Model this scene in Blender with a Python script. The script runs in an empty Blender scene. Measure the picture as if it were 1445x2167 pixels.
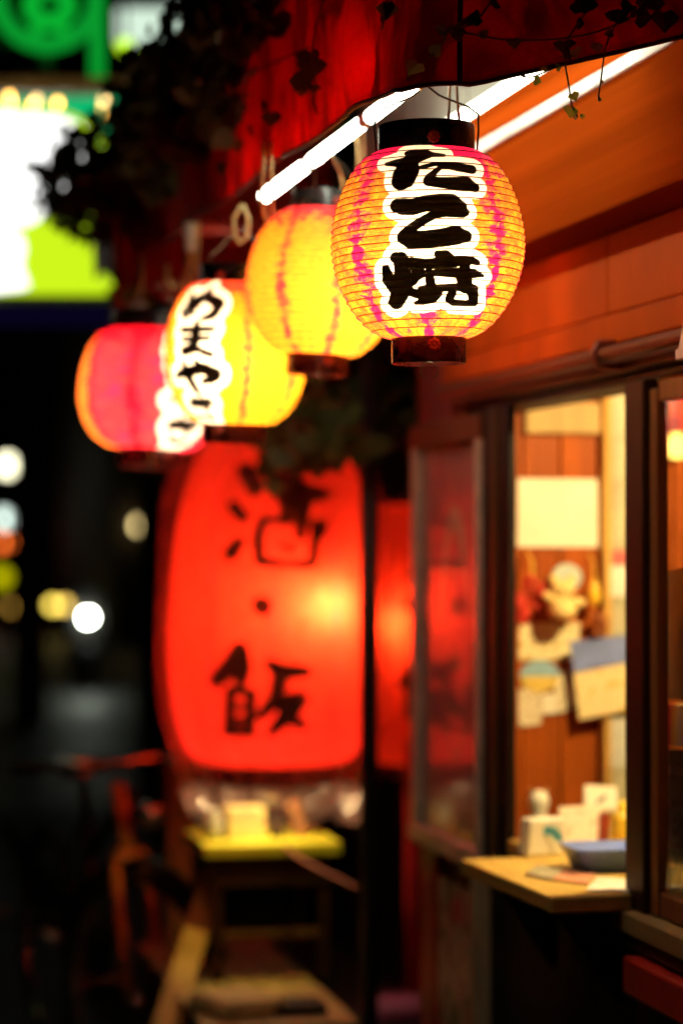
import bpy, bmesh, math, random
import numpy as np
from mathutils import Vector, Matrix
R = math.radians
random.seed(7); rng = np.random.default_rng(7)
scene = bpy.context.scene
col = scene.collection

# ------------------------------------------------------------------ camera, world, exposure
FPX, CX, CY = 5118.0, 722.5, 1083.5
YAW, PITCH, EYE = R(12.4), R(0.63), Vector((0, 0, 1.5))
cam_d = bpy.data.cameras.new('camera'); cam = bpy.data.objects.new('camera', cam_d); col.objects.link(cam)
cam.location = EYE; cam.rotation_euler = (math.pi/2 + PITCH, 0, -YAW)
cam_d.sensor_fit = 'HORIZONTAL'; cam_d.sensor_width = 24.0; cam_d.lens = 85.0
cam_d.clip_start = 0.05; cam_d.clip_end = 1500
cam_d.dof.use_dof = True; cam_d.dof.focus_distance = 3.0; cam_d.dof.aperture_fstop = 2.25
scene.camera = cam
w = bpy.data.worlds.new('World'); scene.world = w; w.use_nodes = True
sky = w.node_tree.nodes.new('ShaderNodeTexSky'); sky.sky_type = 'NISHITA'; sky.sun_disc = False
sky.sun_elevation = R(-5); sky.sun_rotation = R(200)
w.node_tree.links.new(sky.outputs[0], w.node_tree.nodes['Background'].inputs[0])
w.node_tree.nodes['Background'].inputs[1].default_value = 0.05
vs = scene.view_settings; vs.view_transform = 'Standard'; vs.look = 'None'; vs.exposure = 0.5; vs.gamma = 1.0
scene.render.engine = 'CYCLES'
cy = scene.cycles; cy.use_denoising = True; cy.denoiser = 'OPENIMAGEDENOISE'
cy.max_bounces = 9; cy.diffuse_bounces = 5; cy.glossy_bounces = 4; cy.transmission_bounces = 6; cy.transparent_max_bounces = 12
cy.sample_clamp_indirect = 60.0; cy.caustics_reflective = False; cy.caustics_refractive = False
cy.use_light_tree = True

ROT = Matrix.Rotation(-YAW, 3, 'Z') @ Matrix.Rotation(math.pi/2 + PITCH, 3, 'X')
def ray(px, py): return ROT @ Vector(((px-CX)/FPX, -(py-CY)/FPX, -1.0))
def P(px, py, d): return EYE + ray(px, py)*d            # point seen at photo position px,py and depth d (metres)
def PX(px, py, X): r = ray(px, py); return EYE + r*(X/r.x)
def PY(px, py, Y): r = ray(px, py); return EYE + r*(Y/r.y)
def PZ(px, py, Z): r = ray(px, py); return EYE + r*((Z-EYE.z)/r.z)

# ------------------------------------------------------------------ node helpers and materials
class NT:
    def __init__(s, name):
        s.m = bpy.data.materials.new(name); s.m.use_nodes = True; s.t = s.m.node_tree; s.t.nodes.clear()
        s.out = s.n('OutputMaterial')
    def n(s, t, **kw):
        nd = s.t.nodes.new('ShaderNode'+t)
        for k, v in kw.items(): setattr(nd, k, v)
        return nd
    def put(s, sock, v):
        if isinstance(v, bpy.types.NodeSocket): s.t.links.new(v, sock)
        elif v is not None:
            if hasattr(sock.default_value, '__len__') and not hasattr(v, '__len__'): v = [v]*len(sock.default_value)
            if hasattr(v, '__len__') and len(sock.default_value) == 4 and len(v) == 3: v = (*v, 1)
            sock.default_value = v
    def math(s, op, a, b=None, c=None, clamp=False):
        nd = s.n('Math', operation=op, use_clamp=clamp)
        for i, v in enumerate((a, b, c)): 
            if v is not None: s.put(nd.inputs[i], v)
        return nd.outputs[0]
    def mix(s, f, a, b, blend='MIX'):
        nd = s.n('Mix', data_type='RGBA', blend_type=blend, clamp_factor=True)
        s.put(nd.inputs[0], f); s.put(nd.inputs[6], a); s.put(nd.inputs[7], b); return nd.outputs[2]
    def rng(s, v, a, b, c=0.0, d=1.0):
        nd = s.n('MapRange', interpolation_type='SMOOTHSTEP')
        for i, x in enumerate((v, a, b, c, d)): s.put(nd.inputs[i], x)
        return nd.outputs[0]
    def noise(s, vec=None, scale=5, detail=4, rough=.55, dist=0.0, stretch=None):
        if stretch is not None:
            mp = s.n('Mapping'); s.put(mp.inputs[0], vec if vec is not None else s.obj()); mp.inputs[3].default_value = stretch; vec = mp.outputs[0]
        nd = s.n('TexNoise'); s.put(nd.inputs['Vector'], vec if vec is not None else s.obj())
        nd.inputs['Scale'].default_value = scale; nd.inputs['Detail'].default_value = detail
        nd.inputs['Roughness'].default_value = rough; nd.inputs['Distortion'].default_value = dist
        return nd.outputs[0]
    def obj(s): return s.n('TexCoord').outputs['Object']
    def attr(s, name): return s.n('Attribute', attribute_name=name).outputs['Fac']
    def bump(s, h, strength=.3, dist=.01):
        nd = s.n('Bump'); s.put(nd.inputs['Height'], h); nd.inputs['Strength'].default_value = strength; nd.inputs['Distance'].default_value = dist
        return nd.outputs[0]
    def sh(s, t, **kw):
        nd = s.n('Bsdf'+t)
        for k, v in kw.items(): s.put(nd.inputs[k.replace('_', ' ')], v)
        return nd.outputs[0]
    def pr(s, color, rough=.6, metal=0.0, normal=None, spec=.5, **kw):
        nd = s.n('BsdfPrincipled'); s.put(nd.inputs['Base Color'], color); s.put(nd.inputs['Roughness'], rough)
        s.put(nd.inputs['Metallic'], metal); s.put(nd.inputs['Specular IOR Level'], spec)
        if normal is not None: s.put(nd.inputs['Normal'], normal)
        for k, v in kw.items(): s.put(nd.inputs[k.replace('_', ' ')], v)
        return nd.outputs[0]
    def ms(s, f, a, b):
        nd = s.n('MixShader'); s.put(nd.inputs[0], f); s.t.links.new(a, nd.inputs[1]); s.t.links.new(b, nd.inputs[2]); return nd.outputs[0]
    def done(s, shader): s.t.links.new(shader, s.out.inputs[0]); return s.m
MATS = {}
def simple(name, c, rough=.6, metal=0, var=.25, scale=12, bump=.15, spec=.5, stretch=None):
    if name in MATS: return MATS[name]
    t = NT(name); nz = t.noise(scale=scale, stretch=stretch)
    k = t.rng(nz, .3, .7); cc = t.mix(k, [x*(1-var) for x in c], [min(1, x*(1+var)) for x in c])
    rr = t.math('ADD', rough-.08, t.math('MULTIPLY', nz, .16), clamp=True)
    MATS[name] = t.done(t.pr(cc, rr, metal, t.bump(nz, bump, .004) if bump else None, spec)); return MATS[name]
def wood(name, c1, c2, axis=(1, 1, .06), scale=30, rough=.5):
    if name in MATS: return MATS[name]
    t = NT(name); g = t.noise(scale=scale, detail=6, rough=.6, dist=.6, stretch=axis)
    lo = t.noise(scale=2.5, detail=3)
    c = t.mix(t.rng(g, .3, .7), c1, c2); c = t.mix(t.rng(lo, .35, .75, 0, .45), c, [x*.45 for x in c1])
    MATS[name] = t.done(t.pr(c, t.math('ADD', rough-.1, t.math('MULTIPLY', g, .25)), 0, t.bump(g, .25, .002), .15)); return MATS[name]
def emit(name, c, k):
    if name in MATS: return MATS[name]
    t = NT(name); e = t.n('Emission'); t.put(e.inputs[0], c); e.inputs[1].default_value = k
    MATS[name] = t.done(e.outputs[0]); return MATS[name]
def fabric(name, c, trans=.35, dirt=.6, scale=13):
    t = NT(name); big = t.noise(scale=scale, detail=5, rough=.65, dist=.8, stretch=(1, 1, .5)); fine = t.noise(scale=160, detail=2)
    cc = t.mix(t.rng(big, .40, .66, 0, dirt), c, [x*.12 for x in c]); cc = t.mix(t.rng(fine, .3, .7, 0, .25), cc, [x*.55 for x in c])
    nr = t.bump(fine, .25, .002)
    d = t.pr(cc, .62, 0, nr, .35); tr = t.sh('Translucent', Color=cc, Normal=nr)
    return t.done(t.ms(trans, d, tr))
def paper(name, base, seamc, nseam, ink=True, alt=None, altk=.5, *, bands=0,  seam_w=.010, blotch=.5, tr=.78, deep=None, white_w=True):
    t = NT(name); uv = t.n('UVMap', uv_map='uv').outputs[0]; sp = t.n('SeparateXYZ'); t.put(sp.inputs[0], uv); u, v = sp.outputs[0], sp.outputs[1]
    nb = t.noise(uv, scale=1, detail=4, rough=.6, dist=.5, stretch=(34, 22, 1)); nf = t.noise(uv, scale=1, detail=4, rough=.7, dist=1.2, stretch=(150, 60, 1))
    fib = t.noise(uv, scale=1, detail=3, rough=.6, dist=.4, stretch=(60, 150, 1))
    su = t.math('ABSOLUTE', t.math('SUBTRACT', t.math('FRACT', t.math('ADD', t.math('MULTIPLY', u, nseam), .5)), .5))
    su = t.math('DIVIDE', su, nseam)                       # turns from the nearest seam
    su = t.math('ADD', su, t.math('MULTIPLY', t.math('SUBTRACT', nb, .5), seam_w*6.5)); su = t.math('ADD', su, t.math('MULTIPLY', t.math('SUBTRACT', nf, .5), seam_w*2.2))
    seam = t.rng(su, seam_w*1.05, seam_w*.1)
    dome = t.math('MAXIMUM', t.math('MULTIPLY', t.math('SUBTRACT', v, .5), 2.0), t.math('MULTIPLY', t.math('SUBTRACT', .5, v), 1.1))
    th = t.math('SUBTRACT', .66, t.math('MULTIPLY', t.math('POWER', dome, 3.0), .24*blotch*2))
    bl = t.rng(t.math('SUBTRACT', t.math('ADD', t.math('MULTIPLY', nb, .75), t.math('MULTIPLY', nf, .25)), th), -.02, .07)
    m = t.math('MAXIMUM', seam, t.math('MULTIPLY', bl, min(1.0, blotch*1.6)))
    c = t.mix(t.rng(fib, .32, .68), [base[0]*.86, base[1]*.58, base[2]*.6], [min(1, base[0]*1.05), min(1, base[1]*1.5), base[2]*2.2])
    if bands:                                             # each strip between two ribs is dyed a little differently
        cb = t.n('CombineXYZ'); t.put(cb.inputs[0], t.math('MULTIPLY', u, 30.0)); t.put(cb.inputs[1], t.math('MULTIPLY', t.math('FLOOR', t.math('MULTIPLY', v, float(bands))), 2.37)); t.put(cb.inputs[2], t.math('MULTIPLY', v, 9.0))
        bn = t.noise(cb.outputs[0], scale=1, detail=3, rough=.6, dist=.6)
        c = t.mix(t.rng(bn, .36, .50, .75, 0), c, [base[0], base[1]*2.1, base[2]*2]); c = t.mix(t.rng(bn, .53, .68, 0, .8), c, [base[0]*.95, base[1]*.36, base[2]*4])
    if alt:                                               # panels of a second paper colour
        pm = t.math('MODULO', t.math('FLOOR', t.math('MULTIPLY', u, nseam)), 3.0)
        c = t.mix(t.math('MULTIPLY', t.math('COMPARE', pm, altk, .3), .9), c, alt)
    c = t.mix(t.math('MULTIPLY', t.rng(nf, .45, .66), .55*min(1, blotch*2+.25)), c, [a*.6+b*.4 for a, b in zip(base, seamc)])
    c = t.mix(m, c, seamc)
    body = t.ms(tr, t.pr(c, .55, 0, None, .4), t.sh('Translucent', Color=c))
    if ink:
        sd = t.attr('sd')                                  # metres to the nearest brush stroke, negative inside
        wv = t.math('ADD', t.math('MULTIPLY', t.math('SUBTRACT', nf, .5), .0022), sd)
        if white_w:
            wm = t.rng(t.math('SUBTRACT', wv, t.attr('border')), .0005, -.0008)
            wc = (.97, .93, .82)
            white = t.ms(.85, t.pr(wc, .5), t.sh('Translucent', Color=wc)); body = t.ms(wm, body, white)
        bm_ = t.rng(t.math('ADD', t.math('MULTIPLY', t.math('SUBTRACT', nf, .5), .0008), sd), .0004, -.0004)
        bc = t.mix(t.rng(nf, .45, .72), (.010, .004, .002), (.035, .010, .003))
        wear = t.rng(t.noise(uv, scale=1, detail=3, rough=.75, stretch=(420, 260, 1)), .60, .76, 0, .30)
        blk = t.ms(wear, t.pr(bc, .38, 0, t.bump(nf, .5, .002)), t.sh('Translucent', Color=(.8, .35, .05)))
        body = t.ms(bm_, body, blk)
    return t.done(body)

def text_board(name, bg, fg, dens=.5, scale=(60, 60, 60)):
    """blurred print: rows of dabs"""
    t = NT(name); n1 = t.noise(scale=1, detail=2, stretch=scale)
    return t.done(t.pr(t.mix(t.rng(n1, .5, .62), bg, fg), .5))

# ------------------------------------------------------------------ mesh helpers
class MB:
    def __init__(s): s.v = []; s.f = []; s.uv = None
    def add(s, vs, fs):
        o = len(s.v); s.v += [Vector(x) for x in vs]; s.f += [tuple(i+o for i in f) for f in fs]; return s
    def box(s, a, b):
        x0, y0, z0 = (min(a[i], b[i]) for i in range(3)); x1, y1, z1 = (max(a[i], b[i]) for i in range(3))
        return s.add([(x0,y0,z0),(x1,y0,z0),(x1,y1,z0),(x0,y1,z0),(x0,y0,z1),(x1,y0,z1),(x1,y1,z1),(x0,y1,z1)],
                     [(0,3,2,1),(4,5,6,7),(0,1,5,4),(1,2,6,5),(2,3,7,6),(3,0,4,7)])
    def obox(s, c, ax, ay, az):                               # oriented box from centre and half axes
        c, ax, ay, az = map(Vector, (c, ax, ay, az))
        vs = [c + ax*i + ay*j + az*k for k in (-1, 1) for i, j in ((-1,-1),(1,-1),(1,1),(-1,1))]
        return s.add(vs, [(0,3,2,1),(4,5,6,7),(0,1,5,4),(1,2,6,5),(2,3,7,6),(3,0,4,7)])
    def tube(s, pts, r, seg=8, cap=True, close=False):
        pts = [Vector(p) for p in pts]; n = len(pts); rs = r if hasattr(r, '__len__') else [r]*n
        vs, fs = [], []; prev = None
        for i, p in enumerate(pts):
            if close: d = pts[(i+1) % n] - pts[i-1]
            else: d = pts[min(i+1, n-1)] - pts[max(i-1, 0)]
            d = d.normalized() if d.length > 1e-9 else Vector((0, 0, 1))
            if prev is None:
                a = d.cross(Vector((0, 0, 1)))
                if a.length < .1: a = d.cross(Vector((1, 0, 0)))
            else: a = prev - d*prev.dot(d)
            a.normalize(); prev = a; b = d.cross(a)
            vs += [p + (a*math.cos(2*math.pi*k/seg) + b*math.sin(2*math.pi*k/seg))*rs[i] for k in range(seg)]
        m = n if close else n-1
        for i in range(m):
            j = (i+1) % n
            fs += [(i*seg+k, i*seg+(k+1) % seg, j*seg+(k+1) % seg, j*seg+k) for k in range(seg)]
        if cap and not close: fs += [tuple(range(seg))[::-1], tuple((n-1)*seg+k for k in range(seg))]
        return s.add(vs, fs)
    def lathe(s, prof, seg=32, c=(0, 0, 0), close=False):     # prof: (r,z) list
        c = Vector(c); vs = [c + Vector((r*math.cos(2*math.pi*k/seg), r*math.sin(2*math.pi*k/seg), z)) for r, z in prof for k in range(seg)]
        n = len(prof); fs = [(i*seg+k, i*seg+(k+1) % seg, ((i+1) % n)*seg+(k+1) % seg, ((i+1) % n)*seg+k) for i in range(n if close else n-1) for k in range(seg)]
        return s.add(vs, fs)
    def grid(s, fn, nu, nv):
        vs = [fn(i/nu, j/nv) for j in range(nv+1) for i in range(nu+1)]
        return s.add(vs, [(j*(nu+1)+i, j*(nu+1)+i+1, (j+1)*(nu+1)+i+1, (j+1)*(nu+1)+i) for j in range(nv) for i in range(nu)])
    def prism(s, pts, off):                                   # closed outline extruded by off
        n = len(pts); off = Vector(off); pts = [Vector(p) for p in pts]
        return s.add(pts + [p+off for p in pts], [tuple(range(n))[::-1], tuple(range(n, 2*n))] + [(i, (i+1) % n, n+(i+1) % n, n+i) for i in range(n)])
    def build(s, name, mat, parent=None, smooth=False, bevel=0, local=False, solid=0):
        org = Vector((0, 0, 0)) if (local or parent is None) else WLOC.get(parent, Vector((0, 0, 0)))
        loc = Vector((0, 0, 0))
        if parent is None and not local:                      # top-level mesh: origin at its base
            v = s.v; xs = [p.x for p in v]; ys = [p.y for p in v]; zs = [p.z for p in v]
            org = Vector(((min(xs)+max(xs))/2, (min(ys)+max(ys))/2, min(zs))); loc = org
        me = bpy.data.meshes.new(name); me.from_pydata([p-org for p in s.v], [], s.f); me.update()
        if smooth: me.polygons.foreach_set('use_smooth', [True]*len(me.polygons))
        me.materials.append(mat); o = bpy.data.objects.new(name, me); col.objects.link(o); o.location = loc
        if parent is not None: o.parent = parent; WLOC[o] = org
        else: WLOC[o] = org
        if solid: m = o.modifiers.new('s', 'SOLIDIFY'); m.thickness = solid; m.offset = 0
        if bevel: m = o.modifiers.new('b', 'BEVEL'); m.width = bevel; m.segments = 2; m.limit_method = 'ANGLE'
        return o
WLOC = {}
def tag(o, label, cat=None, group=None, kind=None):
    o['label'] = label
    if cat: o['category'] = cat
    if group: o['group'] = group
    if kind: o['kind'] = kind
    return o
def thing(name, label, cat, loc, group=None, rz=0):
    o = bpy.data.objects.new(name, None); col.objects.link(o); o.location = loc; o.rotation_euler = (0, 0, rz); o.empty_display_size = .05
    WLOC[o] = Vector(loc); return tag(o, label, cat, group)
def struct(o): o['kind'] = 'structure'; return o
def box(name, a, b, mat, parent=None, bevel=.003): return MB().box(a, b).build(name, mat, parent, bevel=bevel)
def bez(p0, p1, p2, p3, n=12):
    p0, p1, p2, p3 = map(Vector, (p0, p1, p2, p3))
    return [p0*(1-t)**3 + p1*3*t*(1-t)**2 + p2*3*t*t*(1-t) + p3*t**3 for t in (i/n for i in range(n+1))]
def point_light(name, loc, power, color, radius, parent=None, org=None):
    d = bpy.data.lights.new(name, 'POINT'); d.energy = power; d.color = color; d.shadow_soft_size = radius; d.use_soft_falloff = False
    o = bpy.data.objects.new(name, d); col.objects.link(o); o.location = loc
    if parent is not None: o.parent = parent
    return o

# ------------------------------------------------------------------ ground
def asphalt():
    t = NT('asphalt'); n1 = t.noise(scale=60, detail=5, rough=.7); n2 = t.noise(scale=.5, detail=4)
    c = t.mix(t.rng(n1, .3, .7), (.022, .023, .022), (.05, .05, .047)); c = t.mix(t.rng(n2, .45, .7, 0, .6), c, (.018, .02, .018))
    rgh = t.math('ADD', .34, t.math('MULTIPLY', n2, .3))
    return t.done(t.pr(c, rgh, 0, t.bump(n1, .35, .01), .5))
g = struct(MB().add([(-400,-60,0),(400,-60,0),(400,900,0),(-400,900,0)], [(0,1,2,3)]).build('ground', asphalt(), None))
g['label'] = 'dark damp asphalt street receding into the night'
kerb_m = simple('kerb_stone', (.14, .135, .125), .75, scale=25)
pv = struct(MB().box((1.0, 1.2, -.05), (6.0, 13.0, .05)).build('pavement', simple('paving', (.10, .09, .08), .6, scale=18), None, bevel=.01)); pv['label'] = 'low pavement strip in front of the stall'
line_m = simple('road_paint', (.62, .62, .58), .6, scale=30)
for i, (py, th) in enumerate(((1932, .16),)):
    a = PZ(-60, py, .004); b = PZ(330, py+6, .004)
    d = (b-a).normalized(); nrm = Vector((-d.y, d.x, 0))
    o = MB().add([a-nrm*th, b-nrm*th, b+nrm*th, a+nrm*th], [(0,1,2,3)]).build('road_marking', line_m, None); struct(o)

# ------------------------------------------------------------------ food stall
XW = 1.2
dark_wood = wood('dark_wood', (.030, .012, .006), (.06, .024, .010))
red_wood = wood('red_brown_wood', (.17, .045, .014), (.30, .085, .022))
lit_wood = wood('cedar_planks', (.25, .050, .003), (.40, .088, .006), scale=22)
pale_wood = wood('pale_wood', (.42, .27, .11), (.58, .40, .18))
fascia_m = simple('fascia_paint', (.50, .072, .005), .6, var=.25, scale=4, bump=.05, spec=.04, stretch=(1, 1, .4))
upper_m = simple('upper_vinyl', (.30, .042, .003), .6, var=.18, scale=5, bump=0, spec=.0, stretch=(1, .1, 6))
grey_m = simple('grey_plaster', (.42, .42, .36), .8, var=.15, scale=3)
metal_m = simple('dull_aluminium', (.50, .46, .38), .45, .25, var=.15, scale=30, bump=.05)
black_m = simple('black_paint', (.012, .010, .009), .45)
stall = thing('food_stall', 'red painted food stall with serving hatch, dark posts and lit wooden interior', 'stall', (1.9, 3.4, .05))
Y = lambda px: PX(px, 1140, XW).y
y_post0, y_post1 = Y(1366), Y(1326); y_j0, y_j1 = Y(1078), Y(1022); y_d1 = Y(878); y_end = 4.5
box('lower_wall', (1.21, 1.6, .05), (1.27, y_j1, .905), wood('black_brown_wood', (.005, .003, .003), (.012, .006, .004)), stall)
for i in range(9):                                            # boards of the lower front
    ya = 1.62 + i*.2; yb = ya+.192
    if yb < y_j0: box('board', (1.198, ya, .06), (1.21, yb, .86), wood('maroon_board', (.075, .012, .008), (.12, .02, .012)) if yb < y_post1 else MATS['black_brown_wood'], stall)
box('sill', (1.178, 1.6, .915), (1.30, y_post1+.02, .947), wood('sill_wood', (.30, .19, .07), (.46, .31, .12), axis=(1, .06, 1)), stall)
box('sill_apron', (1.186, 1.6, .893), (1.21, y_post1+.06, .913), simple('grey_green_paint', (.10, .105, .085), .6), stall)
box('red_ledge', (1.165, 1.6, .832), (1.21, PX(1316, 1990, 1.165).y, .888), simple('red_gloss_paint', (.42, .018, .010), .35, var=.12), stall, .005)
box('window_post', (1.196, y_post0, .948), (1.222, y_post1, 1.735), wood('post_wood', (.03, .009, .004), (.06, .018, .006)), stall, .004)
box('window_frame', (1.205, y_post0-.035, .948), (1.223, y_post0-.002, 1.72), wood('frame_wood', (.20, .07, .018), (.33, .12, .03)), stall)
box('window_rail', (1.207, 1.62, .949), (1.24, y_post0-.037, .985), MATS['frame_wood'], stall)
box('window_head', (1.207, 1.62, 1.70), (1.24, y_post0-.037, 1.735), MATS['frame_wood'], stall)
def glass(name, tint=(1, 1, 1), refl=.10, haze=0.0):
    t = NT(name); tr = t.sh('Transparent', Color=tint); gl = t.sh('Glossy', Color=(1, 1, 1), Roughness=.05)
    s_ = t.ms(t.math('ADD', refl*.5, t.math('MULTIPLY', t.n('LayerWeight').outputs['Fresnel'], .10), clamp=True), tr, gl)
    if haze: s_ = t.ms(haze, s_, t.sh('Diffuse', Color=(.6, .6, .6)))
    return t.done(s_)
glass_m = glass('window_glass')
box('pane', (1.212, 1.66, .985), (1.216, y_post0-.036, 1.70), glass_m, stall, 0)
# far jamb: stacked sliding-door stiles
for k, (a, b, x, m) in enumerate(((y_j0, y_j0+.062, 1.198, MATS['black_brown_wood']), (y_j0+.064, y_j0+.098, 1.192, wood('stile_wood', (.05, .03, .010), (.085, .05, .016))), (y_j0+.100, y_j1-.004, 1.198, MATS['black_brown_wood']))):
    box('jamb', (x, a, .90), (1.212, b, 1.735), m, stall)
# head of the openings, fascia boards, projecting upper box
box('header_dark_rail', (1.222, 1.6, 1.737), (1.31, y_end, 1.752), MATS['black_brown_wood'], stall)  # near-black rail filling the gap under the header beam
box('header_beam', (1.20, 1.6, 1.754), (1.30, y_end, 1.794), wood('header_wood', (.15, .035, .013), (.24, .06, .02), axis=(1, .06, 1)), stall)
for ya, yb in ((1.6, 2.93), (2.934, 3.985), (3.989, y_end+.01)): box('fascia_board', (1.190, ya, 1.796), (1.29, yb, 1.842), fascia_m, stall, .004)
for ya, yb in ((1.6, 3.55), (3.554, y_end+.02)): box('fascia_board', (1.20, ya, 1.845), (1.29, yb, 1.969), fascia_m, stall, .004)
box('upper_box', (1.115, 1.6, 1.971), (1.34, y_end, 2.235), upper_m, stall, .006)
for i in range(8):
    box('upper_wall_panel', (1.132, 1.6+i*.42, 2.236), (1.20, 1.6+i*.42+.405, 2.70), grey_m, stall, .004)
pipe = MB().tube([(1.172, 1.6, 1.779), (1.172, y_end-.05, 1.779)], .011, 10).build('conduit', MATS['header_wood'], stall, True)
yb = PX(1275, 790, 1.172).y
MB().tube([(1.20, yb, 1.797), (1.165, yb, 1.796), (1.157, yb, 1.779), (1.165, yb, 1.762), (1.20, yb, 1.761)], .006, 8).build('pipe_clip', simple('rust_red_metal', (.35, .07, .03), .45, .3), stall, True)
wb = PX(1440, 728, 1.12)
MB().prism([(wb.x, wb.y-.07, wb.z-.020), (wb.x, wb.y+.022, wb.z-.020), (wb.x, wb.y+.022, wb.z-.006), (wb.x, wb.y+.010, wb.z-.004), (wb.x, wb.y-.02, wb.z+.05), (wb.x, wb.y-.07, wb.z+.05)], (.07, 0, 0)).build('bracket', simple('white_enamel', (.7, .69, .64), .4), stall, bevel=.002)
# end boards beyond the fascia
box('end_board', (1.215, y_end+.03, 1.70), (1.26, 4.80, 2.235), simple('dark_red_paint', (.16, .012, .008), .5), stall)
# display window beyond the jamb
dw = (.925, 1.728)
fr = MB(); fr.box((1.19, y_j1, dw[0]), (1.235, y_j1+.026, dw[1])); b1 = fr.build('display_frame', metal_m, stall, bevel=.003)
box('display_frame', (1.19, y_d1-.035, dw[0]), (1.235, y_d1, dw[1]), metal_m, stall)
box('display_frame', (1.188, y_j1-.01, dw[0]-.035), (1.24, y_d1+.01, dw[0]), metal_m, stall)
box('display_frame', (1.188, y_j1-.01, dw[1]-.045), (1.24, y_d1+.01, dw[1]), wood('brown_head', (.12, .035, .014), (.19, .055, .02)), stall)
box('pane', (1.205, y_j1+.028, dw[0]+.002), (1.209, y_d1-.037, dw[1]-.047), glass('display_glass', (.95, .95, .95), .08, .12), stall, 0)
poster_t = NT('display_poster_print')
po = poster_t.n('TexCoord').outputs['Object']; sp = poster_t.n('SeparateXYZ'); poster_t.put(sp.inputs[0], po)
pn = poster_t.noise(scale=14, detail=3)
poster_m = poster_t.done(poster_t.pr(poster_t.mix(poster_t.rng(pn, .4, .65), (.72, .085, .075), (.80, .14, .11)), .35))
disp = MB().box((1.212, y_j1+.03, dw[0]+.004), (1.222, y_d1-.04, dw[1]-.049)).build('poster_panel', poster_m, stall)
# pale oval ring and vertical brush marks on the display panel
yc = (y_j1+y_d1)/2 - .015; zc = 1.33; ring = []
pale = simple('faded_cream_print', (.80, .72, .42), .5)
def ringstrip(x, yc, zc, a0, a1, ry, rz, wd0, wd1, n=28):
    m = MB(); vs = []; 
    for i in range(n+1):
        t = a0+(a1-a0)*i/n; k = math.sin(math.pi*i/n); wd = wd0 + (wd1-wd0)*k
        c, s = math.cos(t), math.sin(t)
        vs += [(x, yc+c*(ry-wd), zc+s*(rz-wd)), (x, yc+c*ry, zc+s*rz)]
    return m.add(vs, [(2*i, 2*i+1, 2*i+3, 2*i+2) for i in range(n)])
ringstrip(1.2105, yc, zc, R(5), R(175), .105, .235, .008, .05).build('oval_mark', pale, disp)
ringstrip(1.2105, yc, zc, R(185), R(355), .105, .26, .004, .02).build('oval_mark', simple('dull_brown_print', (.48, .30, .15), .5), disp)
for k, (zz, hh) in enumerate(((1.45, .05), (1.36, .05), (1.27, .05), (1.17, .06))):
    m = MB()
    for q in range(4):
        a = random.uniform(-.03, .03); b_ = random.uniform(-hh*.4, hh*.4)
        if q % 2: m.obox((1.2105, yc+a*.3, zz+b_), (0, .035, random.uniform(-.008, .008)), (0, 0, .006), (.0004, 0, 0))
        else: m.obox((1.2102, yc+a, zz+b_*.2), (0, random.uniform(-.008, .008), hh*.42), (0, .006, 0), (.0004, 0, 0))
    m.build('brush_mark', MATS['dull_brown_print'], disp)
# lower part under the display window
box('lower_panel', (1.225, y_j1+.01, .06), (1.26, y_d1-.01, .885), simple('maroon_paint', (.08, .010, .010), .5), stall)
box('corner_post', (1.18, y_j1-.012, .06), (1.224, y_j1+.020, .888), simple('khaki_paint', (.34, .28, .16), .55), stall)
box('red_board', (1.205, y_d1-.14, .06), (1.222, y_d1-.02, .88), simple('red_board_paint', (.33, .012, .012), .4), stall)
pt = NT('flyer_print'); n1 = pt.noise(scale=9, detail=2); n2 = pt.noise(scale=30, detail=3)
pc = pt.mix(pt.rng(n1, .42, .5), (.10, .13, .06), (.42, .36, .26)); pc = pt.mix(pt.rng(pt.noise(scale=7, detail=1, stretch=(1, 3, 1)), .56, .6), pc, (.45, .02, .10)); pc = pt.mix(pt.rng(n2, .55, .62, 0, .7), pc, (.05, .03, .03))
flyer = MB().box((1.207, y_j1+.04, .30), (1.2095, y_d1-.16, .84)).build('flyer', pt.done(pt.pr(pc, .4)), None)
tag(flyer, 'colourful green and pink flyer on the wall under the display window', 'flyer')
# interior shell
YP = 4.42
box('interior_floor', (1.28, 1.6, .05), (2.7, YP+.05, .12), dark_wood, stall, 0)
box('interior_ceiling', (1.31, 1.6, 2.02), (2.7, YP+.05, 2.07), MATS['header_wood'], stall, 0)
box('back_wall', (2.65, 1.6, .12), (2.7, YP+.05, 2.02), red_wood, stall, 0)
box('end_wall', (1.30, 1.6, .12), (2.65, 1.66, 2.02), red_wood, stall, 0)
box('partition_backing', (1.215, YP+.012, .12), (2.65, YP+.05, 2.02), red_wood, stall, 0)
for i in range(11):
    xa = 1.25 + i*.075
    box('plank', (xa, YP-random.uniform(0, .003), .9), (xa+.0725, YP+.011, 2.01), lit_wood, stall, .002)
xs0, xs1 = PY(1278, 1300, YP-.03).x, PY(1318, 1300, YP-.03).x
box('door_trim', (xs0, YP-.035, .9), (xs0+.014, YP-.004, 2.0), wood('yellow_trim', (.55, .33, .08), (.68, .44, .13)), stall)
box('door_trim', (xs0+.016, YP-.03, .9), (xs1+.03, YP-.006, 2.0), simple('cream_trim', (.40, .38, .26), .5), stall)
box('lintel_board', (1.325, YP-.02, 1.70), (xs0-.002, YP-.005, 1.76), wood('lintel_wood', (.40, .28, .12), (.5, .36, .16)), stall)
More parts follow.
